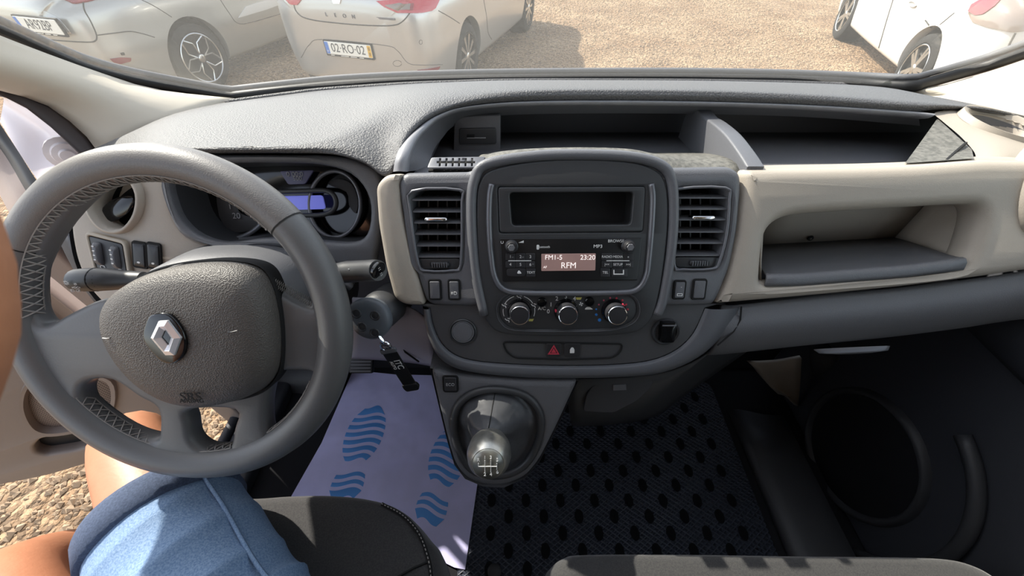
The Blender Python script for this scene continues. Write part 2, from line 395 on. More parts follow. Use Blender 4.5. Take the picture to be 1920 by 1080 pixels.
obj('outer_gasket', tube([p + V(0, .012, .012) for p in resample(edge, 120)], .006, 8), 'outer_rubber', wt, smooth=180)
# cowl and bonnet edge outside the glass
obj('trim_5', loft([[p+V(0, .02, -.012) for p in WB], [p+V(0, .10, -.045) for p in WB], [p+V(0, .22, -.10) for p in WB]], 30, 2), 'dash_black', solid=.01, kind='structure', label='black plastic cowl outside the windscreen base', cat_='cowl')
wp = thing('wiper', aY(1490, 146, 1.0), 'grey wiper arm pivot resting at the windscreen base', 'wiper')
obj('wiper_pivot', dome(Frame(aY(1492, 143, .985), (1, 0, 0), (0, .5, .87)), rrect(-.045, -.012, .045, .012, .008), [(1, -.012), (1, .004), (.85, .012), (.5, .014)]), 'rail', wp)
obj('wiper_arm', tube([aY(1460, 147, .985), aY(1380, 149, 1.0), aY(1200, 147, 1.01), aY(1000, 148, 1.02)], .005, 6), 'seal_black', wp)

# left pillar ------------------------------------------------------
def spx(L): return [aX(x, y, X) for x, y, X in L]
p_up = [aY(440, 192, .875), k3(300, 178, -.70), k3(200, 150, -.75), k3(0, 76, -.775), V(-.72, .40, .05), V(-.65, .15, .22)]
p_lo = [k3(190, 290, -.735), k3(176, 268, -.75), k3(130, 222, -.775), k3(70, 180, -.79), k3(0, 160, -.79), V(-.76, .34, .0), V(-.70, .08, .20)]
p_mid = [a.lerp(b, .5) for a, b in zip(resample(cat(p_up, 6), 7), resample(cat(p_lo, 6), 7))]
p_mid = [p + V(.022, -.02, .004) for p in p_mid]
pl = thing('trim_1', (-.74, .7, -.34), 'pale fabric-look pillar trim beside the driver window', 'pillar trim', kind='structure')
obj('pillar_cover', loft([p_up, p_mid, p_lo], 26, 5), 'pillar', pl, smooth=180, solid=.01)
s_out = [k3(150, 300, -.755), k3(152, 284, -.77), k3(100, 228, -.81), k3(50, 197, -.82), k3(0, 181, -.825), V(-.79, .30, -.03), V(-.73, .05, .19)]
obj('door_seal', loft([p_lo, [a.lerp(b, .5)+V(.01, -.015, .0) for a, b in zip(resample(p_lo, 7), resample(s_out, 7))], s_out], 26, 4), 'seal', pl, smooth=180)
# body metal and hinge behind the seal
j0 = s_out; j1 = [k3(120, 420, -.80), k3(100, 380, -.83), k3(72, 340, -.87), k3(35, 285, -.90), k3(0, 228, -.93), V(-.95, .30, -.03), V(-.90, .05, .19)]
jm = [a.lerp(b, .45)+V(-.03, .04, 0) for a, b in zip(j0, j1)]
obj('hinge_post', loft([j0[:5], jm[:5], j1[:5]], 24, 4), 'white_paint', pl, smooth=180)
hb = Frame(k3(128, 290, -.84), (.6, .75, 0), (0, 0, 1)); hb = Frame(hb.O, hb.ex, hb.ey)
hbp = obj('hinge_bolt', lathe(Frame(aX(128, 288, -.80), (.75, .65, 0), (0, .1, 1)), [(.030, -.01), (.030, .002), (.022, .004), (.020, .010), (.012, .012), (.010, .018), (.002, .019)], 20), 'white_paint', pl)

# right pillar -----------------------------------------------------
q_up = [aY(1690, 172, .84), k3(1720, 172, .78), k3(1800, 150, .85), k3(1920, 112, .885), V(.875, .42, .05), V(.80, .15, .22)]
q_lo = [aY(1705, 182, .80), k3(1790, 197, .79), k3(1850, 205, .82), k3(1930, 225, .845), V(.88, .42, -.16), V(.85, .08, .18)]
q_mid = [a.lerp(b, .5)+V(-.012, -.015, .004) for a, b in zip(resample(cat(q_up, 6), 7), resample(cat(q_lo, 6), 7))]
obj('trim_2', loft([q_up, q_mid, q_lo], 26, 5), 'pillar', smooth=180, solid=.01, kind='structure', label='pale pillar trim at the passenger end of the windscreen', cat_='pillar trim')

obj('wall_right', box(WX, .885, .50, .93, .74, FLOOR, -.31), 'door_dark', kind='structure', label='dark kick panel beside the passenger footwell', cat_='wall')
# passenger door (closed) -----------------------------------------
DX = .80
dr = thing('door_2', (DX+.04, .1, FLOOR), 'dark passenger door panel with a large round speaker rim', 'door', kind='structure')
fD = Frame((DX, 0, 0), (0, -1, 0), (0, 0, 1))       # normal points to -x, u runs backwards
def DP(px, py, h=0): r = ray(px, py); k = (DX-h)/r.x; p = r*k; return (-p.y, p.z)
obj('door_skin', join(box(fD, -.66, FLOOR, .9, -.52, -.06, 0), ), 'door_dark', dr, bevel=.01)
obj('door_upper', loft([[V(DX, .66, -.52), V(DX, -.9, -.52)], [V(DX-.02, .66, -.47), V(DX-.03, -.9, -.47)], [V(DX+.0, .66, -.40), V(DX-.02, -.9, -.38)], [V(DX+.05, .70, -.30), V(DX+.04, -.9, -.28)]], 8, 4), 'door_dark', dr, solid=.02)
su, sv = DP(1610, 850)
L = ell(su, sv, .145, .165, 40)
obj('speaker_rim', join(dome(fD, L, [(1.0, 0), (.98, .010), (.93, .014), (.90, .010), (.88, .002)], cap=False)), 'dash_black', dr, smooth=180)
obj('speaker_grille', dome(fD, ell(su, sv, .13, .148, 40), [(1, .002), (.8, .006), (.4, .008)]), 'rubber', dr, smooth=180)
L2 = [(su+.205*math.cos(math.radians(a))*(1+.0006*(a+70)), sv+.25*math.sin(math.radians(a))) for a in range(-75, 80, 5)]
obj('door_pocket_lip', tube([fD.pt(u, v, .012) for u, v in L2], .012, 8), 'dash_black', dr, smooth=180)
L3 = [(su+.285*math.cos(math.radians(a)), sv+.04+.33*math.sin(math.radians(a))) for a in range(-80, 70, 6)]
obj('door_ridge', tube([fD.pt(u, v, .0) for u, v in L3], .03, 10, flat=.5), 'door_dark', dr, smooth=180)
obj('door_pocket', dome(fD, ell(su+.34, sv-.17, .12, .13, 30), [(1, .002), (.96, .006), (.5, .006)]), 'rubber', dr, smooth=180)
m = bpy.data.materials.new('side_glass'); m.use_nodes = True; nt = m.node_tree; nt.nodes.clear()
out = nt.nodes.new('ShaderNodeOutputMaterial'); tr = nt.nodes.new('ShaderNodeBsdfTransparent'); gl = nt.nodes.new('ShaderNodeBsdfGlossy'); gl.inputs['Roughness'].default_value = .02; fr0 = nt.nodes.new('ShaderNodeLayerWeight'); fr0.inputs[0].default_value = .5; fr1 = nt.nodes.new('ShaderNodeMath'); fr1.operation = 'POWER'; fr1.inputs[1].default_value = 5; fr_ = nt.nodes.new('ShaderNodeMath'); fr_.operation = 'MULTIPLY_ADD'; fr_.inputs[1].default_value = .7; fr_.inputs[2].default_value = .03; nt.links.new(fr0.outputs['Facing'], fr1.inputs[0]); nt.links.new(fr1.outputs[0], fr_.inputs[0])
mx = nt.nodes.new('ShaderNodeMixShader'); tr.inputs[0].default_value = (.9, .93, .91, 1); nt.links.new(fr_.outputs[0], mx.inputs[0]); nt.links.new(tr.outputs[0], mx.inputs[1]); nt.links.new(gl.outputs[0], mx.inputs[2]); nt.links.new(mx.outputs[0], out.inputs[0]); MATS['side_glass'] = m
obj('window_2', ([V(.85, .62, -.29), V(.84, -.80, -.28), V(.82, -.80, .2), V(.83, .20, .2)], [(0, 1, 2, 3)]), 'side_glass', solid=.004, kind='structure', label='side window glass of the passenger door', cat_='window')
obj('trim_6', box(WX, .80, -1.0, .90, -.80, FLOOR, .25), 'pillar', bevel=.02, kind='structure', label='pale pillar behind the passenger door', cat_='pillar trim')
obj('trim_7', box(WX, -.80, -1.0, -.68, -.75, FLOOR, .25), 'pillar', bevel=.02, kind='structure', label='pale pillar behind the driver seat', cat_='pillar trim')

# driver door (open) -----------------------------------------------
dd = thing('door_1', (-1.2, .34, -1.02), 'open driver door with grey-beige panel, speaker grille and dark pocket', 'door', kind='structure')
fO = Frame((-.84, .46, 0), (.954, .30, 0), (0, 0, 1))
bot = fO.loop([(-60, 926), (0, 910), (90, 893), (190, 862), (240, 838)])
zb = bot[0][1]
outl = [(-1.02, bot[0][1]-.03)] + bot + [(-.03, bot[-1][1]+.03), (-.01, -.60), (-.01, -.40), (-.06, -.29), (-1.02, -.25)]
pocket = rnd(fO.loop([(62, 838), (75, 824), (150, 808), (190, 803), (205, 820), (188, 832), (140, 846), (85, 855), (66, 850)]), .01)
grl = cat2(fO.loop([(50, 765), (55, 728), (80, 712), (140, 705), (200, 715), (205, 760), (180, 790), (110, 806), (70, 800)]), 5)
plate('door_panel', fO, [rnd(outl, .05), pocket, grl], 'door_grey', dd, d=.035, bevel=.008)
plate('door_shell', fO, rnd(outl, .05), 'white_paint', dd, d=.05, bevel=.01, h=-.036)
plate('door_pocket', fO, [(u, v) for u, v in cat2(fO.loop([(40, 850), (60, 810), (190, 785), (230, 810), (190, 850), (70, 870)]), 5)], 'rubber', dd, d=.004, bevel=.001, h=-.026)
# speaker grille with its rim
g0 = grl; gc = (sum(p[0] for p in g0)/len(g0), sum(p[1] for p in g0)/len(g0))
obj('speaker_rim', dome(fO, g0, [(1.16, -.001), (1.13, .008), (1.03, .007), (1.0, -.008)], cap=False), 'door_grey', dd, smooth=60)
def dots_material():
    m = M('grille', '#4c4340', .6); nt = m.node_tree; b = nt.nodes['Principled BSDF']; tc = nt.nodes.new('ShaderNodeTexCoord'); mp = nt.nodes.new('ShaderNodeMapping'); mp.inputs['Rotation'].default_value = (0, 0, -math.atan2(.30, .954)); nt.links.new(tc.outputs['Object'], mp.inputs[0]); w = []
    for d in ('X', 'Z'):
        q = nt.nodes.new('ShaderNodeTexWave'); q.bands_direction = d; q.inputs['Scale'].default_value = 62; nt.links.new(mp.outputs[0], q.inputs[0]); w.append(q)
    mu = nt.nodes.new('ShaderNodeMath'); mu.operation = 'MULTIPLY'; nt.links.new(w[0].outputs['Fac'], mu.inputs[0]); nt.links.new(w[1].outputs['Fac'], mu.inputs[1])
    r = nt.nodes.new('ShaderNodeValToRGB'); r.color_ramp.elements[1].color = lin('#2a2524'); r.color_ramp.elements[0].color = lin('#7a6d66'); r.color_ramp.elements[0].position = .25; r.color_ramp.elements[1].position = .45
    nt.links.new(mu.outputs[0], r.inputs[0]); nt.links.new(r.outputs[0], b.inputs['Base Color'])
dots_material()
obj('speaker_grille', dome(fO, g0, [(1.02, -.01), (.8, -.006), (.4, -.004)]), 'grille', dd, smooth=180)
# upper part of the open door: frame, rubber and glass
uf = [k3(95, 372, -.86), k3(70, 340, -.88), k3(35, 285, -.91), k3(0, 232, -.94), V(-1.0, .33, -.02), V(-1.0, .08, .2)]
ub = [k3(70, 392, -.90), k3(45, 352, -.92), k3(15, 300, -.95), k3(-20, 250, -.97), V(-1.06, .30, -.02), V(-1.06, .06, .2)]
uf, ub = uf[:4], ub[:4]
obj('window_rubber', loft([uf, [a.lerp(b, .5)+V(.01, -.01, 0) for a, b in zip(uf, ub)], ub], 20, 3), 'seal_black', dd, smooth=180)
uc = [k3(40, 440, -.97), k3(15, 395, -.99), k3(-15, 340, -1.02), k3(-60, 280, -1.04), V(-1.15, .27, -.02), V(-1.15, .04, .2)]
uc = uc[:4]
obj('window_frame', loft([ub, [a.lerp(b, .5)+V(.015, -.015, 0) for a, b in zip(ub, uc)], uc], 20, 3), 'door_grey', dd, smooth=180)
# ================================================================ dashboard
TILT = math.radians(32)
F = Frame((.073, .3786, -.3025), (1, 0, 0), (0, math.sin(TILT), math.cos(TILT)))
M('fascia', '#606165', .42, bump=(900, .3, .001), spec=.5)
M('lower_grey', '#4a4a4c', .45, bump=(1000, .25, .0008))
M('knee_lavender_bounce', '#a09da9', .55, bump=(1200, .3, .0009))  # lavender light reflected near the paper is put into this panel colour
M('band', '#595b60', .4, bump=(1000, .25, .0008))
dash = thing('dashboard', (.07, .5, -.75), 'dark grey van dashboard with beige panels and open top shelf', 'dashboard')
def pY(L): return [aY(*t) for t in L]
def loftI(curves, sub=4, rows=4, smooth=True):
    C = [cat(c, sub) for c in curves]; n = len(C[0])
    if len(C) > 2 and rows > 1: Gd = [cat([c[i] for c in C], rows) for i in range(n)]
    elif rows > 1: Gd = [[C[0][i].lerp(C[1][i], k/rows) for k in range(rows+1)] for i in range(n)]
    else: Gd = [[c[i] for c in C] for i in range(n)]
    return grid(Gd)
T_rear = pY([(190, 278, .64), (255, 243, .69), (330, 212, .76), (430, 190, .86), (520, 178, .885), (600, 168, .90), (680, 162, .915), (740, 158, .92), (800, 155, .925), (860, 153, .93), (920, 151, .93), (1000, 150, .93), (1100, 150, .93), (1300, 151, .925), (1500, 155, .90), (1650, 162, .86), (1720, 178, .80), (1800, 197, .74), (1930, 224, .70)])
T_c1 = pY([(172, 286, .62), (225, 272, .57), (290, 266, .50), (400, 267, .475), (500, 267, .47), (600, 252, .49), (670, 226, .525), (725, 203, .555), (780, 184, .58), (830, 174, .592), (890, 168, .60), (980, 164, .603), (1100, 163, .605), (1300, 165, .605), (1500, 172, .605), (1680, 184, .605), (1775, 193, .605), (1850, 204, .605), (1960, 232, .60)])
T_c2 = pY([(160, 305, .60), (215, 292, .55), (290, 286, .475), (400, 287, .452), (520, 287, .446), (625, 289, .446), (685, 304, .44), (722, 328, .43), (742, 300, .44), (762, 262, .475), (805, 225, .525), (870, 201, .56), (1000, 190, .58), (1250, 190, .583), (1500, 197, .583), (1700, 209, .578), (1762, 206, .588), (1845, 212.5, .594), (1955, 239, .594)])
T_m0 = [a.lerp(b, .55) + V(0, 0, .004) for a, b in zip(T_rear, T_c1)]
T_m1 = [a.lerp(b, .10) + V(0, -.002, .001) for a, b in zip(T_c1, T_c2)]
T_m2 = [a.lerp(b, .55) + V(0, -.012, .006) for a, b in zip(T_c1, T_c2)]
obj('top_cover', loftI([T_rear, T_m0, T_c1, T_m2, T_c2], 4, 5), 'dash_top', dash, smooth=180, solid=.004)
obj('windscreen_edge_strip', tube([p+V(0, -.012, .002) for p in cat(T_rear[3:17], 4)], .006, 6), 'dash_top', dash, smooth=180)
# arch trim around the shelf
A_out = pY([(737, 322, .43), (742, 295, .442), (755, 268, .47), (780, 243, .50), (815, 219, .533), (870, 200.5, .56), (1000, 189.5, .58), (1250, 189, .583), (1500, 196, .583), (1700, 208, .578), (1752, 213, .572)])
A_in = pY([(762, 322, .43), (765, 295, .442), (778, 265, .472), (797, 243, .50), (827, 220, .535), (880, 205, .562), (1000, 197, .578), (1250, 197, .581), (1500, 204, .581), (1690, 217, .575), (1740, 222, .57)])
A_mid = [a.lerp(b, .5)+V(0, -.004, .003) for a, b in zip(A_out, A_in)]
obj('shelf_arch', loftI([[p+V(0, .006, -.004) for p in A_out], A_out, A_mid, A_in, [p+V(0, .012, -.006) for p in A_in]], 5, 3), 'arch', dash, smooth=180)
lip1 = [p+V(0, .012, -.006) for p in A_in]; lip2 = pY([(800, 318, .46), (806, 300, .48), (815, 280, .52), (830, 258, .56), (850, 237, .59), (890, 222, .605), (1000, 214, .61), (1250, 213, .612), (1500, 219, .612), (1680, 232, .60), (1725, 236, .59)])
obj('shelf_ceiling', loftI([lip1, [a.lerp(b, .5) for a, b in zip(lip1, lip2)], lip2], 5, 3), 'dash_dark', dash, smooth=180)
lip3 = [V(p.x+.01, .70, max(-.40, p.z-.02)) for p in lip2]
obj('shelf_wall', loftI([lip2, lip3], 5, 3), 'dash_black', dash, smooth=180)
obj('shelf_back', box(WX, -.22, .66, .78, .68, -.42, -.262), 'dash_black', dash)
obj('shelf_floor', loft([[aY(800, 316, .46)+V(0, 0, -.03), aY(1300, 316, .46)+V(0, 0, -.03), aY(1720, 316, .46)+V(.02, 0, -.03)], [V(-.2, .66, -.305), V(.2, .66, -.305), V(.75, .66, -.305)]], 12, 3), 'dash_dark', dash, solid=.004)
obj('shelf_end', loft([pY([(1697, 306, .44), (1725, 268, .50), (1757, 223, .567)]), pY([(1826, 297, .44), (1822, 280, .475), (1760, 224, .566)])], 10, 4, smooth_c=False), 'dusty', dash)
obj('shelf_end_groove', tube(pY([(1774, 301, .442), (1790, 286, .465), (1811, 268, .487)]), .0018, 5), 'gap', dash)
# divider fin
FX = .287
def finp(L, X): return [aX(x, y, X) for x, y in L]
fin_front = [aY(1427, 312, .425), aY(1412, 285, .455), aY(1385, 252, .50), aY(1350, 230, .545), aY(1318, 220, .575)]
fin_front = [V(FX, p.y, p.z) for p in fin_front]
side = cat(fin_front, 5) + [V(FX, .64, fin_front[-1].z), V(FX, .64, -.33), V(FX, .42, -.33)]
fr_fin = Frame((FX, 0, 0), (0, -1, 0), (0, 0, 1))    # normal -x
plate('shelf_divider', fr_fin, [(-p.y, p.z) for p in side], 'fascia', dash, d=.022, bevel=.003, h=.004)
# card reader box at the left end of the shelf
fr_cr = Frame(aY(895, 252, .585), (1, 0, 0), (0, .15, 1))
plate('reader_panel', fr_cr, rnd(fr_cr.loop([(852, 219), (938, 216), (938, 288), (850, 290)]), .002), 'dash_dark', dash, d=.05, bevel=.002)
rd = plate('reader_frame', fr_cr, rnd(fr_cr.loop([(861, 240), (930, 239), (931, 269), (861, 270)]), .003), 'bezel', dash, d=.006, bevel=.0015, h=.003)
plate('card_slot', fr_cr, fr_cr.loop([(876, 251), (890, 251), (890, 257), (876, 257)]), 'gap', rd, d=.002, bevel=.0003, h=.0042)
plate('slot_line', fr_cr, fr_cr.loop([(876, 256.5), (911, 256.5), (911, 258), (876, 258)]), 'grey_ink', rd, d=.002, bevel=.0002, h=.0044)
# air outlet grille lying on the ledge
fr_g = Frame(aY(855, 304, .444), (1, 0, 0), (0, .92, .39))
go = fr_g.loop([(809, 295), (910, 293.5), (899, 313.5), (801, 314.5)])
def slots(u0, u1, n, hw, hh, th):
    top = []; bot = []; L = [(u0, th)]
    for k in range(n):
        c = u0 + (u1-u0)*(k+.5)/n; L += [(c-hw, th), (c-hw, hh), (c+hw, hh), (c+hw, th)]
    L += [(u1, th), (u1, -th)]
    for k in reversed(range(n)):
        c = u0 + (u1-u0)*(k+.5)/n; L += [(c+hw, -th), (c+hw, -hh), (c-hw, -hh), (c-hw, -th)]
    L += [(u0, -th)]; return L
gu = [p[0] for p in go]; gv = [p[1] for p in go]; hv = (max(gv)-min(gv))/2
sl = [(u, v) for u, v in slots(-.024, .024, 6, .0012, hv*.72, .0016)]
plate('ledge_grille', fr_g, [rnd(go, .002), sl], 'satin', dash, d=.003, bevel=.0004)
plate('ledge_grille_back', fr_g, go, 'gap', dash, d=.003, bevel=.0003, h=-.006)
obj('ledge', loft([[p+V(0, 0, -.012) for p in q_] for q_ in (pY([(762, 324, .428), (900, 322, .428)]), pY([(790, 300, .47), (915, 292, .47)]), pY([(820, 285, .56), (935, 283, .56)]))], 6, 3), 'dash_dark', dash, solid=.004)
# top of the centre stack behind its arch
st_f = [F.px(x, y, -.03) for x, y in ((893, 318), (908, 301), (940, 289), (1000, 283), (1090, 281), (1180, 284), (1236, 296), (1300, 309), (1388, 311))]
st_b = pY([(940, 284, .60), (960, 284, .60), (985, 284, .60), (1020, 284, .60), (1090, 284, .60), (1160, 284, .60), (1220, 284, .60), (1280, 284, .60), (1330, 284, .60)])
st_b = [V(p.x, .60, -.30) for p in st_b]
st_m = [V(a.x*.9+b.x*.1, .50, -.263) for a, b in zip(st_f, st_b)]; st_b = [V(b.x, .58, -.300) for b in st_b]
st_0 = [p + V(0, -.03, -.012) for p in st_f]
obj('stack_top', loftI([st_0, st_f, st_m, st_b], 4, 3), 'dusty', dash, smooth=180, solid=.003)

# ---- upper fascia with vent openings
bz = [(915, 606), (901, 560), (894, 460), (893, 380), (899, 342), (922, 318), (1000, 302), (1090, 298), (1180, 303), (1226, 317), (1248, 342), (1254, 400), (1248, 480), (1235, 560), (1218, 604), (1180, 626), (1060, 631), (950, 627)]
fas = [(745, 340), (757, 324), (884, 322), (900, 303), (935, 291), (1000, 285), (1090, 283), (1180, 286), (1230, 297), (1252, 314), (1372, 312), (1391, 324), (1393, 350), (1386, 430), (1372, 500), (1350, 555), (1338, 574), (1250, 576), (880, 576), (800, 574), (776, 500), (760, 430), (750, 385)]
vl = [(773, 358), (862, 356), (866, 380), (864, 495), (850, 507), (800, 508), (784, 495), (770, 400)]
vr = [(1273, 354), (1360, 352), (1367, 375), (1362, 440), (1348, 492), (1335, 504), (1280, 505), (1264, 495), (1267, 375)]
h0 = .004
plate('upper_fascia', F, [rnd(F.loop(fas, h0), .014), rnd(F.loop(vl, h0), .012), rnd(F.loop(vr, h0), .012), cat2(F.loop(bz, h0), 4)], 'fascia', dash, d=.055, bevel=.0085, h=h0)
# raised hoop around the centre bezel
hoop = [F.px(x, y, .006) for x, y in [(908, 590), (893, 520), (886, 450), (884, 380), (890, 336), (912, 308), (1000, 293), (1090, 290), (1180, 294), (1236, 308), (1258, 336), (1263, 400), (1257, 480), (1243, 560), (1232, 590)]]
obj('bezel_hoop', tube(cat(hoop, 5), .0062, 10), 'fascia', dash, smooth=180)
# centre bezel with pocket
pk_o = [(934, 351), (1209, 350), (1204, 434), (937, 436)]; pk_i = [(955, 361), (1187, 360), (1182, 421), (960, 423)]
pill = [(942, 566), (970, 552), (1060, 547), (1150, 551), (1186, 560), (1194, 585), (1180, 605), (1140, 616), (1060, 618), (970, 616), (945, 604), (937, 585)]
plate('centre_bezel', F, [cat2(F.loop(bz, .008), 4), rnd(F.loop(pk_o, .008), .003), cat2(F.loop(pill, .008), 4)], 'bezel', dash, d=.02, bevel=.003, h=.008)
obj('bezel_gap', dome(F, cat2(F.loop(bz, 0), 4), [(1.006, -.02), (.9, -.02), (.5, -.02)]), 'gap', dash)
obj('bezel_rail', tube(cat([F.px(x, y, .0085) for x, y in [(922, 345), (918, 370), (917, 420), (921, 480), (928, 520), (945, 543), (980, 549), (1060, 550), (1150, 549), (1192, 544), (1211, 520), (1217, 480), (1222, 420), (1224, 370), (1221, 345)]], 5), .0036, 8), 'rail', dash, smooth=180)
# pocket above the radio
pf = plate('pocket_frame', F, [rnd(F.loop(pk_o, .006), .004), rnd(F.loop(pk_i, .006), .005)], 'bezel', dash, d=.008, bevel=.0015, h=.009)
obj('pocket_liner', join(dome(F, rnd(F.loop(pk_i, .004), .005), [(1.01, .003), (.985, -.02), (.97, -.075), (.6, -.076)])), 'void', dash)
# ---- left beige strip
plate('beige_strip', F, rnd(F.loop([(703, 348), (722, 327), (756, 325), (747, 342), (751, 390), (762, 440), (778, 503), (798, 574), (757, 573), (738, 560), (722, 500), (708, 420)], .005), .008), 'beige', dash, d=.06, bevel=.007, h=.005)
# ---- passenger beige panel
def ext(L, h): return F.loop(L, h)
pkt = [(1431, 520), (1437, 455), (1450, 425), (1480, 408), (1530, 401), (1700, 390), (1815, 384), (1842, 390), (1848, 412), (1838, 450), (1822, 485), (1800, 500), (1700, 512), (1550, 524), (1460, 531), (1437, 530)]
pan = [(1340, 574), (1362, 530), (1385, 440), (1396, 350), (1400, 316), (1480, 315), (1600, 313), (1720, 309), (1800, 303), (1850, 299), (1960, 300), (2150, 310), (2150, 485), (2000, 500), (1850, 522), (1700, 541), (1550, 556)]
plate('beige_panel', F, [rnd(F.loop(pan, .004), .01), cat2(F.loop(pkt, .004), 4)], 'beige', dash, d=.04, bevel=.014, h=.004)
# wrap of the beige top edge
tf = [F.px(x, y+5, -.012) for x, y in ((1400, 319), (1480, 317), (1600, 315), (1720, 311), (1800, 305), (1845, 301), (1950, 303), (2120, 312))]
obj('beige_top', loftI([tf, [p+V(0, .008, .001) for p in tf], [p+V(0, .022, -.006) for p in tf], [p+V(0, .026, -.05) for p in tf]], 4, 4), 'beige', dash, smooth=180)
# beige end by the passenger window, with cup holder
e_in = pY([(1830, 302, .435), (1826, 284, .47), (1800, 255, .515), (1768, 228, .555), (1752, 213, .578), (1770, 207, .59)])
e_m = pY([(1880, 308, .432), (1880, 284, .47), (1865, 252, .52), (1835, 225, .56), (1810, 211, .585), (1810, 209, .592)])
e_o = pY([(1960, 330, .43), (1965, 300, .47), (1965, 268, .52), (1965, 248, .56), (1960, 236, .585), (1950, 232, .60)])
e_p = [V(.90, p.y, p.z-.02) for p in e_o]
ev, ef = loftI([e_in, e_m, e_o, e_p], 8, 14)
cc = aY(1886, 233, .555); 
def ring_keep(v, f, c, rx, ry): return v, [q for q in f if ((sum(v[i].x for i in q)/4-c.x)/rx)**2 + ((sum(v[i].y for i in q)/4-c.y)/ry)**2 > 1]
cl_, cn_, _i, _d = BVHTree.FromPolygons([p.copy() for p in ev], ef).find_nearest(cc)
if cn_.z < 0: cn_ = -cn_
cc = cl_
ev, ef = ring_keep(ev, ef, cc, .050, .034)
obj('beige_end', (ev, ef), 'beige', dash, smooth=180)
fr_c = Frame(cc + cn_*.001, (1, 0, -cn_.x/cn_.z), V(0, 1, -cn_.y/cn_.z))
obj('cup_holder', dome(fr_c, ell(0, 0, .066, .048, 36), [(1.0, -.004), (.96, .004), (.86, .003), (.76, -.004), (.70, -.05), (.3, -.05)]), 'beige', dash, smooth=60)
obj('cup_holder_well', dome(fr_c, ell(0, 0, .050, .036, 36), [(1.0, -.006), (.96, -.048), (.4, -.048)]), 'dash_dark', dash, smooth=60)
# beige pocket interior
b_f = [F.px(x, y, .0) for x, y in ((1434, 529), (1500, 528), (1600, 520), (1700, 512), (1805, 498))]
dpt = .105
p_bl, p_br = aY(1405, 463, b_f[0].y+dpt), aY(1677, 448, b_f[0].y+dpt)
b_b = [p_bl.lerp(p_br, t) for t in (0, .25, .5, .75, 1)]
obj('pocket_mat', loftI([[p+V(0, -.002, -.004) for p in b_f], [p+V(0, .004, .006) for p in b_f], [a.lerp(b, .2)+V(0, 0, .004) for a, b in zip(b_f, b_b)], b_b], 3, 3), 'dash_dark', dash, smooth=180, solid=.003)
zt = .115
obj('pocket_wall', loft([[p+V(-.0, .002, -.01) for p in b_b], [p+V(0, .004, zt) for p in b_b]], 6, 2), 'beige', dash, solid=.002)
r_f = [F.px(x, y, -.004) for x, y in ((1806, 500), (1828, 480), (1842, 450), (1850, 410), (1845, 388))]
r_b = [p_br + V(0, 0, t) for t in (0, .03, .06, .09, zt)]
obj('pocket_side', loft([r_f, [a.lerp(b, .5)+V(.004, .004, 0) for a, b in zip(r_f, r_b)], r_b], 8, 3), 'beige', dash, smooth=180, solid=.002)
obj('pocket_roof', loft([[F.px(x, y, -.006) for x, y in ((1420, 405), (1600, 392), (1850, 378))], [V(p_bl.x, p_bl.y, p_bl.z+zt), V((p_bl.x+p_br.x)/2, p_bl.y, p_bl.z+zt), V(p_br.x+.02, p_br.y, p_br.z+zt)]], 8, 2), 'beige', dash, solid=.002)
obj('pocket_left', loft([[F.px(1428, 535, -.01), F.px(1428, 395, -.01)], [p_bl+V(-.01, 0, 0), p_bl+V(-.01, 0, zt)]], 4, 2), 'beige', dash, solid=.002)
obj('pocket_screw', lathe(Frame(aY(1519, 446, p_bl.y-.002), (1, 0, 0), (0, 0, 1)), [(.0045, 0), (.004, .002), (.0015, .0025)], 12), 'gap', dash)
# passenger speaker vent ring at the frame edge
pv = F.at(1958, 345, .0)
obj('side_vent_ring', dome(pv, ell(0, 0, .032, .062, 36), [(1.0, -.004), (.97, .008), (.88, .010), (.82, .002), (.80, -.02)], cap=False), 'beige', dash, smooth=60)
obj('side_vent_well', dome(pv, ell(0, 0, .029, .056, 36), [(1, .0), (.9, -.004)]), 'gap', dash)
# ---- lower fascia and band
lo_in = [(806, 578), (812, 610), (828, 644), (856, 667), (900, 678), (980, 684), (1060, 686), (1150, 684), (1220, 676), (1268, 656), (1300, 625), (1322, 578)]
lo_out = [(793, 574), (800, 618), (817, 660), (846, 685), (895, 698), (980, 706), (1060, 708), (1160, 706), (1240, 698), (1310, 668), (1362, 620), (1388, 574)]
plate('lower_fascia', F, cat2(F.loop(lo_in + [(1322, 570), (806, 570)], -.002), 3), 'lower_grey', dash, d=.03, bevel=.002, h=-.002)
bi = [F.px(x, y, -.003) for x, y in lo_in]; bo = [F.px(x, y, -.012) for x, y in lo_out]
obj('fascia_band', loftI([bi, [a.lerp(b, .15)+F.ez*.006 for a, b in zip(bi, bo)], [a.lerp(b, .6)+F.ez*.009 for a, b in zip(bi, bo)], bo, [p-F.ez*.03 + V(0, 0, .004) for p in bo]], 4, 4), 'band', dash, smooth=180)
hz_o = [(942, 641), (1168, 645), (1163, 660), (1148, 671), (1060, 674), (965, 671), (950, 660)]
obj('switch_tray', tube([F.px(x, y, -.001) for x, y in [(p[0], p[1]) for p in rnd(hz_o, 8)]], .0012, 5, closed=True), 'gap', dash)
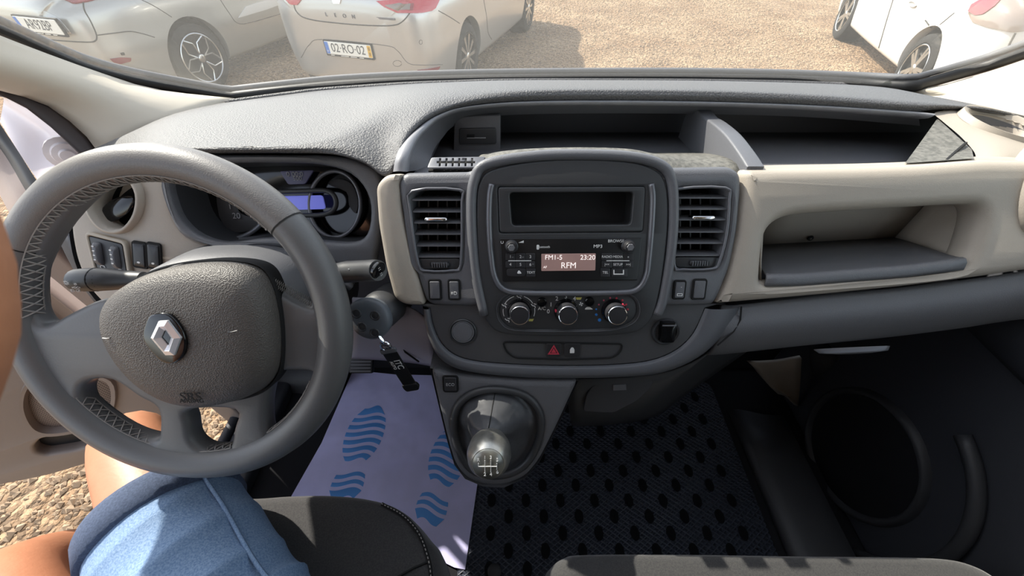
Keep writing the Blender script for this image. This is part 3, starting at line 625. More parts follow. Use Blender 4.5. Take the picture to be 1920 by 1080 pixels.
# ---- side under the band on the right, lower console box
obj('console_side', loftI([[F.px(x, y, -.03) for x, y in ((1060, 712), (1180, 708), (1260, 696), (1330, 662), (1388, 600))], [F.px(x, y, -.06) for x, y in ((1070, 790), (1150, 782), (1205, 765), (1255, 730), (1340, 660))], [F.px(x, y, -.16) for x, y in ((1080, 800), (1160, 795), (1230, 780), (1300, 730), (1400, 660))]], 4, 4), 'bezel', dash, smooth=180, solid=.003)
fl = F.off(-.045)
fp = plate('flap', fl, rnd(fl.loop([(1112, 722), (1165, 715), (1226, 713), (1222, 725), (1195, 752), (1150, 775), (1093, 772), (1100, 740)], .012), .006), 'dash_black', dash, d=.006, bevel=.0015, h=.012)
plate('flap_catch', fl, rnd(fl.loop([(1150, 722), (1174, 721), (1175, 732), (1150, 733)], .014), .001), 'fascia', fp, d=.002, bevel=.0004, h=.0135)
# ---- gear console
con = [(806, 690), (850, 704), (980, 714), (1085, 714), (1075, 735), (1045, 800), (1012, 865), (985, 897), (945, 914), (905, 912), (872, 898), (852, 872), (838, 825), (820, 750)]
gh = [(930, 730), (985, 742), (1012, 775), (1012, 815), (995, 858), (965, 884), (925, 892), (885, 880), (862, 845), (851, 800), (858, 762), (885, 738)]
plate('gear_console', F, [rnd(F.loop(con, -.004), .012), cat2(F.loop(gh, -.004), 4)], 'dash_dark', dash, d=.05, bevel=.008, h=-.004)
cs = [F.px(x, y, -.012) for x, y in con]; cs.append(cs[0])
obj('console_skirt', grid([cs, [p + V(0, .12, -.02) for p in cs], [p + V(0, .26, -.06) for p in cs]]), 'dash_dark', dash, smooth=60)
ghl = cat([F.px(x, y, -.004) for x, y in gh], 4, True)
obj('gaiter_ring', tube(ghl, .0055, 8, closed=True), 'bezel', dash, smooth=180)
# eco switch
ec = F.at(845, 719, -.003)
e_ = plate('eco_switch', ec, rrect(-.0085, -.0105, .0085, .0105, .002), 'button', dash, d=.006, bevel=.0012, h=.0035)
text('lettering', 'ECO', .006, ec, 'grey_ink', e_, h=.0038)
obj('eco_switch_frame', tube([ec.pt(u, v, .001) for u, v in rrect(-.010, -.012, .010, .012, .003)], .0012, 5, closed=True), 'gap', dash)
# ---- passenger lower dash and glovebox
g_t = [F.px(x, y, -.012) for x, y in ((1352, 572), (1390, 571), (1550, 553), (1700, 538), (1850, 519), (2000, 497), (2150, 480))]
g_t[-1] = V(.88, g_t[-1].y, g_t[-1].z)
obj('glovebox', loftI([g_t, [p+V(0, -.022, -.018) for p in g_t], [p+V(0, -.030, -.050) for p in g_t], [p+V(0, -.022, -.085) for p in g_t], [p+V(0, .03, -.118) for p in g_t], [p+V(0, .16, -.14) for p in g_t]], 5, 4), 'dash_dark', dash, smooth=180, solid=.004)
gl0 = g_t[1]
obj('dash_seam', tube([F.px(x, y, -.004) for x, y in ((1390, 575), (1388, 600), (1375, 622), (1345, 648))], .0012, 6), 'gap', dash)
obj('glovebox_handle', dome(Frame(aY(1595, 652, .315), (1, 0, 0.03), (0, -.3, 1)), cat2([(-.048, -.006), (-.02, .0), (.045, .006), (.044, .0), (.0, -.009)], 4), [(1.0, 0), (.9, .006), (.5, .008)]), 'rail', dash, smooth=60)
# ducts and bracket under the dash
obj('heater_duct', loftI([pY([(1405, 680, .52), (1455, 680, .52), (1503, 672, .52)]), pY([(1440, 712, .50), (1470, 735, .50), (1500, 725, .50)]), pY([(1475, 745, .50), (1488, 758, .50), (1497, 762, .50)])], 3, 3), 'beige', dash, solid=.01)
obj('duct_pipe', tube(pY([(1545, 660, .55), (1543, 720, .55), (1540, 770, .56), (1530, 800, .58)]), [.03, .03, .028, .02], 14), 'dash_black', dash, smooth=180)
# ---- driver side: knee panel, column bay
obj('knee_panel', loftI([pY([(660, 560, .36), (720, 565, .36), (770, 580, .345), (800, 600, .335)]), pY([(660, 640, .345), (720, 640, .345), (775, 645, .33), (812, 660, .32)]), pY([(650, 672, .40), (720, 676, .40), (780, 682, .39), (822, 690, .37)])], 4, 5), 'knee_lavender_bounce', dash, smooth=180, solid=.004)
obj('knee_seam', tube(pY([(742, 595, .348), (745, 630, .343), (760, 660, .35), (785, 678, .36)]), .0016, 5), 'gap', dash)

# ================================================================ air vents
def vent(px0, loop_px, ys, xl, xr, tab, label):
    t = thing('air_vent', F.px(px0[0], px0[1]+80, -.02), label, 'air vent', 'air vents on the centre fascia')
    L = rnd(F.loop(loop_px, .0), .012)
    obj('vent_well', dome(F, L, [(1.02, -.004), (1.0, -.04), (.5, -.041)]), 'void', t)
    for y in ys:
        a, b = xl(y), xr(y)
        pa, pb = F.px(a, y, .0015), F.px(b, y, .0015)
        n_ = (F.ez*.4 + F.ey*.9).normalized()
        q = [pa, pb, pb - F.ez*.018 + F.ey*.004, pa - F.ez*.018 + F.ey*.004]; th = F.ey*.0015
        obj('slat', (q + [p-th for p in q], [(0, 1, 2, 3), (7, 6, 5, 4), (0, 4, 5, 1), (1, 5, 6, 2), (2, 6, 7, 3), (3, 7, 4, 0)]), 'fascia', t)
    ym = sum(ys)/len(ys)
    for k in range(5):
        x = xl(ym) + (xr(ym)-xl(ym))*(k+.5)/5
        pa, pb = F.px(x, ys[0]-8, -.02), F.px(x, ys[-1]+2, -.02)
        obj('vane', tube([pa, pb], .0012, 4), 'bezel', t)
    tx, ty = tab
    fr = F.at(tx, ty, .004)
    obj('tab', dome(fr, rrect(-.014, -.0022, .014, .0022, .002), [(1, -.008), (1, .003), (.9, .0045), (.5, .005)]), 'chrome', t, smooth=60)
    # lower tray with thumbwheel
    yb = ys[-1]+4; Lb = F.loop([(xl(yb)-1, yb), (xr(yb)+1, yb), (xr(yb+20)-3, yb+20), (xl(yb+20)+4, yb+20)], .0005)
    plate('lower_lip', F, rnd(Lb, .006), 'bezel', t, d=.006, bevel=.001, h=.0005)
    tw = F.at((xl(yb)+xr(yb))/2+2, yb+11, .001)
    wh = obj('thumbwheel', dome(tw, rrect(-.0125, -.0035, .0125, .0035, .003), [(1, -.003), (1, .001), (.8, .003), (.4, .0035)]), 'button', t, smooth=60)
    for k in range(7):
        obj('rib', box(tw, -.009+k*.003-.0005, -.003, -.009+k*.003+.0005, .003, .002, .0042), 'fascia', wh)
    obj('vent_rim', tube(cat([F.px(x, y, .004) for x, y in loop_px], 3, True), .0018, 6, closed=True), 'rail', t, smooth=180)
    return t
vent((818, 430), vl, (374, 396, 417, 438, 460, 481), lambda y: 771+(y-360)*.09, lambda y: 866-(y-360)*.02, (818, 411), 'left centre air vent with a glinting chrome tab')
vent((1315, 430), vr, (370, 391, 411, 434, 455, 478), lambda y: 1267-(y-360)*.02, lambda y: 1368-(y-360)*.13, (1317, 408), 'right centre air vent beside the beige pocket')
# blank and lettered rocker switches under the vents
def rocker(x, y, w, h, label, mark=None):
    f = F.at(x, y, .004)
    t = thing('rocker_switch', f.pt(0, -.014, 0), label, 'switch', 'rocker switches under the vents')
    obj('surround', tube([f.pt(u, v, .001) for u, v in rrect(-w-.001, -h-.001, w+.001, h+.001, .002)], .0016, 5, closed=True), 'gap', t)
    b = obj('rocker', dome(f, rrect(-w, -h, w, h, .0015), [(1, -.004), (1, .002), (.93, .0035), (.6, .0038)]), 'fascia', t, smooth=50)
    if mark == 'lamp':
        text('mark', '≡D', .006, f, 'white_ink', b, h=.0042, v=-.004)
    if mark == 'heat':
        plate('mark', f, [rrect(-.0035, -.0075, .0035, -.004, .0006), rrect(-.0028, -.0068, .0028, -.0047, .0003)], 'white_ink', b, d=.0004, bevel=.0001, h=.0042)
        plate('indicator', f, ell(.001, .004, .0008, .0008, 10), 'grey_ink', b, d=.0004, bevel=.0001, h=.0042)
rocker(816, 543, .0062, .0115, 'blank grey rocker, left of the pair below the glinting vent')
rocker(852, 543, .0058, .0115, 'grey fog-lamp rocker, right of the pair below the glinting vent', 'lamp')
rocker(1273, 543, .0058, .0105, 'grey heated-screen rocker with white mark below the right vent', 'heat')
rocker(1310, 542, .0068, .0115, 'blank grey rocker nearest the beige panel below the right vent')
# hazard and lock buttons
def flat_button(x0, x1, y0, y1, label, name):
    f = F.at((x0+x1)/2, (y0+y1)/2, -.001); w = (x1-x0)/2/1540; h = (y1-y0)/2/1540
    t = thing(name, f.pt(0, -h, -.004), label, 'button', 'buttons below the heater panel')
    plate('cap', f, rnd([(-w, h), (w, h), (w, -h), (-w, -h)], .003), 'button', t, d=.006, bevel=.001, h=.0015); return t, f
t, f = flat_button(1022, 1054, 641, 671, 'black hazard button with red triangle', 'hazard_button')
plate('triangle', f, [[(-.008, -.006), (.008, -.006), (0, .008)], [(-.0052, -.0044), (.0052, -.0044), (0, .0048)]], 'red_ink', t, d=.0006, bevel=.0001, h=.0019)
plate('inner_triangle', f, [(-.0035, -.0035), (.0035, -.0035), (0, .003)], 'red_ink', t, d=.0005, bevel=.0001, h=.0019)
t, f = flat_button(1056, 1089, 641, 671, 'black door-lock button with white padlock', 'lock_button')
plate('padlock', f, rrect(-.003, -.004, .003, .0015, .0008), 'white_ink', t, d=.0006, bevel=.0001, h=.0019)
plate('shackle', f, ell(0, .0015, .0024, .0028, 14, 0, 180), 'white_ink', t, d=.0006, bevel=.0001, h=.0019)
# round caps
f = F.at(868, 622, -.001)
t = thing('round_cap', f.pt(0, -.02, 0), 'round dark blanking cap left of the heater knobs', 'cap')
obj('disc', lathe(f, [(.0155, -.004), (.0155, .001), (.0148, .002), (.013, .0015), (.0125, .0025), (.001, .003)], 36), 'dash_dark', t)
obj('cap_rim', lathe(f, [(.0182, -.004), (.0182, .001), (.0168, .002), (.0158, .0)], 36), 'bezel', t)
f = F.at(1248, 622, -.001)
t = thing('power_socket', f.pt(0, -.02, 0), 'black round power socket with a square flap right of the heater knobs', 'socket')
obj('socket_rim', lathe(f, [(.019, -.006), (.019, .000), (.017, .003), (.0145, .002), (.0135, -.008), (.001, -.009)], 36), 'dash_black', t)
obj('socket_flap', dome(f, rnd([(-.0105, .016), (.0105, .016), (.0095, -.013), (-.0085, -.013)], .003), [(1, -.004), (1, .006), (.92, .009), (.5, .010)]), 'gloss', t, smooth=50)
obj('flap_hinge', tube([f.pt(-.009, .012, .0095), f.pt(.009, .012, .0095)], .001, 6), 'rail', t)
# ================================================================ car radio
RB = [(937, 447), (1204, 446), (1196, 526), (942, 528)]
M('radio_black', '#161618', .34)
rad = thing('car_radio', F.px(1068, 526, .0), 'black car radio with a lit display and rows of buttons', 'radio')
Lr = F.loop(RB, .010)
plate('radio_face', F, rnd(Lr, .002), 'radio_black', rad, d=.012, bevel=.001, h=.010)
HR = .0102
def rbtn(x0, x1, y0, y1, txt=None, size=.0052, rad_=.0012, name='button', mat='button', lab=None):
    L = F.loop([(x0, y0), (x1, y0), (x1, y1), (x0, y1)], HR)
    b = plate(name, F, rnd(L, rad_), mat, rad, d=.003, bevel=.0004, h=HR+.0012)
    if txt: text('lettering', txt, size, F.at((x0+x1)/2, (y0+y1)/2, HR+.0012), 'white_ink', b, h=.0002, ext=.0001)
    return b
for x0, x1, a, b in ((948, 966, '1ᴘ', '4'), (967, 985, '2ᴘ', '5'), (986, 1003, '3', '6')):
    a = a.replace('ᴘ', '')
    rbtn(x0, x1, 475, 488, a); rbtn(x0, x1, 490, 502, b)
for k, (x, s) in enumerate(((960, 'an'), (979, 'ab'), (998, 'rc'))): text('small_print', s, .0028, F.at(x+1.5, 482 if k < 2 else 495, HR+.0012), 'grey_ink', rad, h=.0003, ext=.0001)
for x0, x1 in ((953, 996), (1137, 1180)):
    plate('divider_line', F, F.loop([(x0, 488.2), (x1, 488.2), (x1, 489.6), (x0, 489.6)], HR+.0012), 'white_ink', rad, d=.0003, bevel=.00005, h=HR+.0016)
rbtn(950, 986, 503, 518, rad_=.004); plate('call_mark', F, cat2(F.loop([(970, 511), (973, 507), (977, 511), (977, 513), (971, 513)], HR+.0014), 3), 'white_ink', rad, d=.0003, bevel=.00005, h=HR+.0016)
rbtn(987, 1004, 503, 519, 'TEXT', .0042)
for x0, x1, a, b in ((1128, 1148, 'RADIO', '|<<'), (1149, 1168, 'MEDIA', 'SETUP'), (1169, 1187, '«', '>>|')):
    rbtn(x0, x1, 475, 488, a, .0042); rbtn(x0, x1, 490, 502, b, .0042)
rbtn(1126, 1144, 503, 519, 'TEL', .0046)
b = rbtn(1146, 1176, 503, 519, None)
plate('port_mark', F, F.loop([(1150, 506), (1152, 506), (1152, 513), (1168, 513), (1168, 506), (1170, 506), (1170, 515), (1150, 515)], HR+.0014), 'white_ink', b, d=.0003, bevel=.00005, h=HR+.0016)
for x, y in ((959, 462), (1177, 461)):
    f = F.at(x, y, HR)
    k = obj('knob', lathe(f, [(.0082, -.001), (.0082, .0015), (.0070, .0025), (.0064, .010), (.0055, .0115), (.001, .0118)], 28), 'button', rad)
    obj('knob_cap', lathe(f.off(.0117), [(.0045, 0), (.004, .0006), (.0005, .0007)], 6), 'satin', k)
text('lettering', 'BROWSE', .0050, F.at(1155, 452, HR), 'white_ink', rad)
text('lettering', 'Bluetooth', .0040, F.at(1019, 463, HR), 'white_ink', rad)
plate('bluetooth_mark', F, rrect(*F.uv(1006, 468, HR), *F.uv(1011, 459, HR), .0012), 'white_ink', rad, d=.0004, bevel=.0001, h=HR+.0003)
text('lettering', 'MP3', .0058, F.at(1121, 462, HR), 'white_ink', rad, sx=1.1)
plate('volume_mark', F, F.loop([(972, 455), (982, 451), (982, 455.5)], HR), 'white_ink', rad, d=.0004, bevel=.0001, h=HR+.0003)
obj('power_mark', tube([F.at(941.5, 454, HR).pt(.0016*math.cos(a), .0016*math.sin(a), .0003) for a in np.linspace(2.2, 7.2, 14)], .0003, 4), 'white_ink', rad)
ds = plate('display', F, rnd(F.loop([(1015, 476), (1117, 475), (1116, 507), (1015, 508)], HR), .001), 'lcd', rad, d=.002, bevel=.0002, h=HR+.0008)
text('display_text', 'FM1-5', .0085, F.at(1038, 483, HR+.001), 'lcd_text', ds)
text('display_text', '23:20', .0085, F.at(1102, 483, HR+.001), 'lcd_text', ds)
text('display_text', 'RFM', .0105, F.at(1066, 498, HR+.001), 'lcd_text', ds)
text('display_text', 'AF', .0040, F.at(1022, 501, HR+.001), 'lcd_text', ds)

# ================================================================ heater controls
hc = thing('heater_panel', F.px(1066, 618, -.006), 'black heater panel with three round knobs', 'heater controls')
HP = .0055
plate('panel_face', F, cat2(F.loop(pill, HP), 4), 'bezel', hc, d=.006, bevel=.0005, h=HP)
obj('panel_lip', grid([[F.px(x, y, HP) for x, y in cat2([(x_, y_-.0) for x_, y_ in pill], 4)], [F.px(x, y, .0088) for x, y in cat2([(1065+(x_-1065)*1.05, 583+(y_-583)*1.12) for x_, y_ in pill], 4)]], True), 'rail', hc, smooth=60)
def hknob(x, y, ang):
    f = F.at(x, y-4, HP)
    k = obj('knob', lathe(f, [(.0158, 0), (.0158, .004), (.0148, .006), (.0143, .008)], 36), 'gloss', hc)
    obj('knob_cap', lathe(f, [(.0135, .004), (.0128, .019), (.0118, .0215), (.001, .022)], 36), 'button', k)
    obj('knob_ring', lathe(f, [(.0130, .0185), (.0128, .0205), (.0118, .0218), (.0112, .0216)], 36), 'chrome', k)
    d = Frame(f.O, f.ex*math.cos(ang)+f.ey*math.sin(ang), f.ey*math.cos(ang)-f.ex*math.sin(ang))
    return k, d
k, d = hknob(974, 586, math.radians(100))
k, d = hknob(1061, 586, math.radians(170)); obj('pointer', box(d, .0135, -.0013, .0152, .0013, .004, .012), 'red_ink', k)
k, d = hknob(1150, 586, math.radians(48)); obj('pointer', box(d, .0135, -.0015, .0152, .0015, .004, .012), 'red_ink', k)
for x, y in ((1016, 566), (1105, 565)):
    f = F.at(x, y, HP); obj('button', lathe(f, [(.0062, 0), (.0060, .0025), (.005, .0035), (.0005, .0036)], 24), 'gloss', hc)
for s, x, y, sz in (('0', 1028, 584, .0078), ('1', 1033, 571, .0078), ('2', 1044, 560, .0078), ('3', 1061, 556, .0078), ('4', 1077, 560, .0078), ('A/C', 1016, 578.5, .0062)):
    text('lettering', s, sz, F.at(x, y, HP), 'white_ink', hc)
def arc(cx, cy, r, a0, a1, n=8): return [F.at(cx, cy, HP).pt(r*math.cos(math.radians(a0+(a1-a0)*k/n)), r*math.sin(math.radians(a0+(a1-a0)*k/n)), .0004) for k in range(n+1)]
for a0, a1 in ((-20, 10), (30, 72), (108, 150), (172, 200)): obj('dial_arc', tube(arc(973, 583, .0205, a0, a1), .0005, 4), 'white_ink', hc)
def person_mark(x, y, m='white_ink'):
    f = F.at(x, y, HP); o = obj('airflow_mark', join(tube([f.pt(-.0028, .002, .0004), f.pt(-.001, 0, .0004), f.pt(.002, -.0006, .0004), f.pt(.0026, -.003, .0004)], .0006, 4), tube([f.pt(.0005, .0025, .0004), f.pt(.0038, .0016, .0004)], .0005, 4)), m, hc)
for x, y in ((973, 557), (945, 573), (1000, 573), (951, 600)): person_mark(x, y)
M('yellow_ink', '#c9c06a', .5)
for x, y in ((995, 600), (1085, 559.5)):
    f = F.at(x, y, HP); plate('screen_mark', f, [(-.0040, .0016), (.0040, .0016), (.0026, -.0016), (-.0026, -.0016)], 'yellow_ink', hc, d=.0004, bevel=.0001, h=.0005)
f = F.at(1089.5, 570, HP)
for k in range(4):
    a = k*math.pi/2; plate('fan_mark', f, [(0, 0), (.003*math.cos(a), .003*math.sin(a)), (.0026*math.cos(a+.8), .0026*math.sin(a+.8))], 'white_ink', hc, d=.0004, bevel=.0001, h=.0005)
f = F.at(1104, 578.5, HP); plate('car_mark', f, cat2([(-.005, -.001), (-.003, .0018), (.001, .002), (.0035, .0004), (.005, -.001), (0, -.0012)], 3), 'white_ink', hc, d=.0004, bevel=.0001, h=.0005)
for x, y, r_, m_ in ((1123, 571, .0011, 'pink_ink'), (1132, 563, .0012, 'pink_ink'), (1144, 558.5, .0013, 'pink_ink'), (1156, 559, .0013, 'red_ink'), (1167, 563, .0014, 'red_ink'), (1174, 571, .0014, 'red_ink'), (1177, 580, .0014, 'red_ink'), (1174, 590, .0015, 'red_ink'), (1118, 580, .0012, 'blue_ink'), (1118, 590, .0017, 'blue_ink'), (1124, 600, .0022, 'blue_ink')):
    plate('dot', F.at(x, y, HP), ell(0, 0, r_, r_, 12), m_, hc, d=.0005, bevel=.0001, h=.0005)
# ================================================================ driver side of the dashboard
# cluster binnacle
FC = F.off(-.035)
hood_o = [(300, 288), (400, 290), (520, 290), (625, 292), (685, 307), (712, 335), (712, 420), (705, 470), (690, 520), (640, 500), (560, 470), (470, 462), (400, 462), (345, 446), (318, 410), (300, 350)]
hood_i = [(312, 340), (330, 318), (400, 306), (520, 304), (600, 308), (655, 325), (686, 360), (694, 400), (686, 440), (660, 455), (600, 452), (540, 446), (480, 448), (420, 455), (370, 442), (335, 412), (318, 375)]
plate('cluster_surround', FC, [cat2(FC.loop(hood_o), 3), cat2(FC.loop(hood_i), 3)], 'dash_dark', dash, d=.02, bevel=.006)
hi = FC.loop(hood_i)
obj('binnacle_wall', dome(FC, cat2(hi, 3), [(1.01, -.004), (.99, -.03), (.97, -.075)], cap=False), 'dash_black', dash, smooth=180)
hl = T_c2[2:8]
obj('hood_underside', loftI([[p+V(0, .002, -.002) for p in hl], [p+V(0, .03, -.012) for p in hl], [p+V(0, .08, -.02) for p in hl]], 4, 3), 'dash_dark', dash, smooth=180)
# beige panel beside the wheel, with round vent bezel
FL = F.off(-.045)
lp = [(128, 402), (150, 385), (190, 345), (250, 315), (300, 318), (318, 340), (322, 400), (350, 440), (400, 462), (440, 478), (400, 520), (330, 560), (300, 580), (250, 590), (205, 585), (165, 545), (140, 490), (130, 440)]
rv = cat2(FL.loop([(178, 385), (190, 352), (215, 335), (245, 338), (262, 365), (258, 400), (238, 425), (212, 428), (190, 412)]), 4)
plate('beige_side_panel', FL, [rnd(FL.loop(lp), .015), rv], 'beige', dash, d=.03, bevel=.008)
dl = [FL.px(x, y, -.02) for x, y in ((128, 402), (130, 440), (140, 490), (165, 545), (205, 585), (250, 590))]
obj('panel_return', loftI([dl, [p+V(-.02, .05, 0) for p in dl], [p+V(-.02, .2, 0) for p in dl]], 3, 3), 'dash_black', dash, smooth=180)
obj('lower_dark_strip', loftI([pY([(118, 430, .47), (150, 495, .44), (190, 560, .42), (250, 600, .40)]), pY([(150, 430, .46), (175, 490, .43), (215, 540, .41), (270, 580, .40)])], 3, 2), 'dash_black', dash, solid=.01)
sv_ = thing('side_air_vent', FL.px(220, 430, -.02), 'round dark air vent in the beige panel behind the wheel rim', 'air vent')
obj('vent_well', dome(FL, rv, [(1.04, -.004), (.98, -.03), (.6, -.031)]), 'void', sv_)
obj('vent_rim', dome(FL, rv, [(1.22, -.001), (1.18, .008), (1.06, .009), (.98, .001), (.97, -.014)], cap=False), 'beige', sv_, smooth=180)
obj('vent_flap', dome(FL.at(222, 392, -.012, .5), ell(0, 0, .030, .012, 24), [(1, -.003), (1, .003), (.8, .005)]), 'gloss', sv_, smooth=50)
# switch group
fs = FL.at(206, 478, .001, math.radians(-13))
sw = thing('headlamp_leveller', fs.pt(0, -.03, 0), 'dark switch block with two thumbwheels in the beige side panel', 'switch')
plate('block_face', fs, rnd([(-.024, .022), (.020, .020), (.026, -.024), (-.014, -.024)], .004), 'button', sw, d=.008, bevel=.001, h=.0035)
plate('block_surround', fs, [rnd([(-.029, .027), (.025, .026), (.032, -.029), (-.018, -.029)], .008), rnd([(-.025, .023), (.021, .021), (.027, -.025), (-.015, -.025)], .004)], 'beige_light', sw, d=.008, bevel=.0015, h=.0045)
for u in (-.012, .011):
    w = obj('thumbwheel', dome(Frame(fs.pt(u, 0, .003), fs.ex, fs.ey), rnd([(-.005, .016), (.004, .016), (.008, -.016), (-.001, -.016)], .003), [(1, -.001), (.95, .003), (.7, .006), (.3, .007)]), 'fascia', sw, smooth=60)
    for k in range(4): obj('mark', box(fs, u-.002+k*.0009, .010-k*.006, u+.0008+k*.0009, .0115-k*.006, .0095, .0104), 'white_ink', w)
    obj('lamp_mark', tube([fs.pt(u+.006+.003*math.cos(a), -.018+.0022*math.sin(a), .004) for a in np.linspace(0, 6.0, 12)], .0005, 4), 'white_ink', sw)
for i, (x, y) in enumerate(((264, 478), (291, 480))):
    f2 = FL.at(x, y, .001, math.radians(-10))
    r_ = thing('rocker_switch', f2.pt(0, -.02, 0), ('dark rocker beside the thumbwheel block' if i == 0 else 'dark rocker in the beige side panel nearest the instruments'), 'switch', 'rocker switches in the side panel')
    obj('surround', tube([f2.pt(u, v, .001) for u, v in rrect(-.0085, -.0175, .0085, .0175, .002)], .0018, 5, closed=True), 'gap', r_)
    b = obj('rocker', dome(f2, rrect(-.0075, -.0165, .0075, .0165, .0015), [(1, -.003), (1, .002), (.93, .0035), (.6, .0038)]), 'button', r_, smooth=50)
    plate('mark', f2, ell(0, -.010, .0022, .0014, 10), 'white_ink', b, d=.0004, bevel=.0001, h=.0042)

obj('sun_block_sheet', box(WX, -.70, .605, -.12, .615, -.80, -.315), 'dash_black', dash)  # unseen sheet, added to keep the sun off the paper mat
# instrument cluster ----------------------------------------------
FI = F.off(-.10)
ic = thing('instrument_cluster', FI.px(500, 450), 'black instrument cluster with two hooded dials behind the wheel', 'instrument cluster')
plate('cluster_face', FI, cat2(FI.loop([(270, 330), (320, 300), (520, 285), (680, 300), (710, 380), (690, 470), (500, 470), (330, 460)]), 4), 'gloss', ic, d=.006, bevel=.001)
M('dial_grey', '#3a3a3c', .5)
def ring(name, cx, cy, rx, ry, r, m, h=.02, part=None, a0=0, a1=360):
    L = [FI.px(x, y, h) for x, y in ell(cx, cy, rx, ry, 48, a0, a1)]
    return obj(name, tube(L, r, 8, closed=abs(a1-a0) >= 360), m, part or ic, smooth=180)
d1 = ring('dial_rim', 408, 392, 92, 60, .0032, 'rail'); d2 = ring('dial_rim', 628, 383, 48, 62, .0028, 'rail')
obj('dial_wall', dome(FI, FI.loop(ell(408, 392, 92, 60, 48), .02), [(1.0, .02), (.93, .002), (.6, .0015)]), 'gloss', ic, smooth=60)
obj('dial_wall', dome(FI, FI.loop(ell(628, 383, 48, 62, 48), .02), [(1.0, .02), (.93, .002), (.6, .0015)]), 'gloss', ic, smooth=60)
plate('dial_face', FI, cat2(FI.loop([(408, 350), (440, 380), (452, 400), (478, 408), (495, 412), (480, 428), (450, 436), (430, 430), (412, 405)], .003), 3), 'dial_grey', ic, d=.002, bevel=.0005, h=.0045)
plate('dial_face', FI, cat2(FI.loop([(615, 345), (635, 335), (660, 345), (672, 375), (668, 400), (655, 385), (650, 360)], .003), 3), 'dial_grey', ic, d=.002, bevel=.0005, h=.0045)
text('numeral', '20', .012, FI.at(444, 405, .006), 'grey_ink', ic, h=.001); text('numeral', '1', .010, FI.at(432, 388, .006), 'grey_ink', ic, h=.001)
plate('trip_display', FI, rnd(FI.loop([(522, 368), (604, 366), (610, 392), (540, 394)], .022), .004), 'lcd_blue', ic, d=.003, bevel=.0005, h=.022)
obj('display_hood', tube(cat([FI.px(x, y, .022) for x, y in ((500, 360), (570, 358), (612, 358), (628, 370), (628, 390), (608, 402), (560, 404))], 4), .0035, 8), 'bezel', ic, smooth=180)
M('lcd_dim', '#4a4864', .35, emit=.06)
wd = plate('warning_display', FI, rnd(FI.loop([(524, 321), (588, 319), (572, 345), (540, 346)], .012), .003), 'lcd_dim', ic, d=.003, bevel=.0005, h=.012)
text('warning_text', '0 00:0', .0095, FI.at(553, 327, .0125), 'grey_ink', wd, h=.0003); text('warning_text', '500', .0085, FI.at(558, 335, .0125), 'grey_ink', wd, h=.0003)

# ================================================================ steering wheel
BT = math.radians(46.5 - 12.1)
W = Frame((-.367, 0, 0), (1, 0, 0), (0, math.sin(BT), math.cos(BT)))
Wc = Vector((-.367, .426*CP - .040*SP, -.426*SP - .040*CP)); W = Frame(Wc, W.ex, W.ey)
RM, Rm = .1715, .0185
sw = thing('steering_wheel', W.pt(0, -.17, -.02), 'grey leather steering wheel with stitched rim and four spokes', 'steering wheel')
def torus(a0, a1, R, r, n=60, ns=14, sq=1.0, grow=1.0, h=0):
    rows = []
    for i in range(n+1):
        a = math.radians(a0 + (a1-a0)*i/n); c, s = math.cos(a), math.sin(a)
        rows.append([W.pt((R + grow*r*math.cos(b))*c, (R + grow*r*math.cos(b))*s, h + grow*sq*r*math.sin(b)) for b in [2*math.pi*k/ns for k in range(ns)]])
    return grid(rows, True)
def wang(px, py): u, v = W.uv(px, py); return math.degrees(math.atan2(v, u))
aR, aL = wang(566, 395), wang(55, 462)
if aL < 0: aL += 360
upper = obj('rim_upper', torus(aR, aL, RM, Rm, 70), 'leather', sw, smooth=180)
lower = obj('rim_lower', torus(aL, 360+aR, RM, Rm, 90, grow=.985), 'leather_low', sw, smooth=180)
for a in (aR, aL): obj('rim_seam', torus(a-.25, a+.25, RM, Rm, 2, grow=1.012), 'gap', sw)
# spokes: disc with openings
h1 = [(78, 598), (66, 560), (72, 500), (120, 416), (190, 352), (271, 328), (360, 340), (440, 375), (510, 432), (560, 500), (588, 560), (583, 573), (545, 556), (478, 513), (450, 540), (400, 560), (300, 575), (225, 560), (190, 562), (140, 585), (100, 606)]
h2 = [(165, 718), (160, 740), (175, 765), (220, 795), (265, 815), (300, 820), (306, 800), (302, 762), (270, 742), (225, 712), (190, 708)]
h3 = [(363, 765), (361, 790), (367, 820), (385, 836), (410, 840), (436, 834), (444, 800), (446, 765)]
h4 = [(524, 697), (507, 735), (503, 780), (511, 812), (540, 798), (580, 758), (597, 720), (592, 696), (560, 692)]
cir = ell(0, 0, RM-.004, RM-.004, 64)
clip = lambda L: [tuple(Vector(p)*min(1, (RM-.0095)/max(1e-6, Vector(p).length))) for p in L]
plate('spokes', W, [cir, clip(cat2(W.loop(h1), 4)), clip(cat2(W.loop(h2), 4)), clip(cat2(W.loop(h3), 4)), clip(cat2(W.loop(h4), 4))], 'leather_low', sw, d=.026, bevel=.008, h=.008)
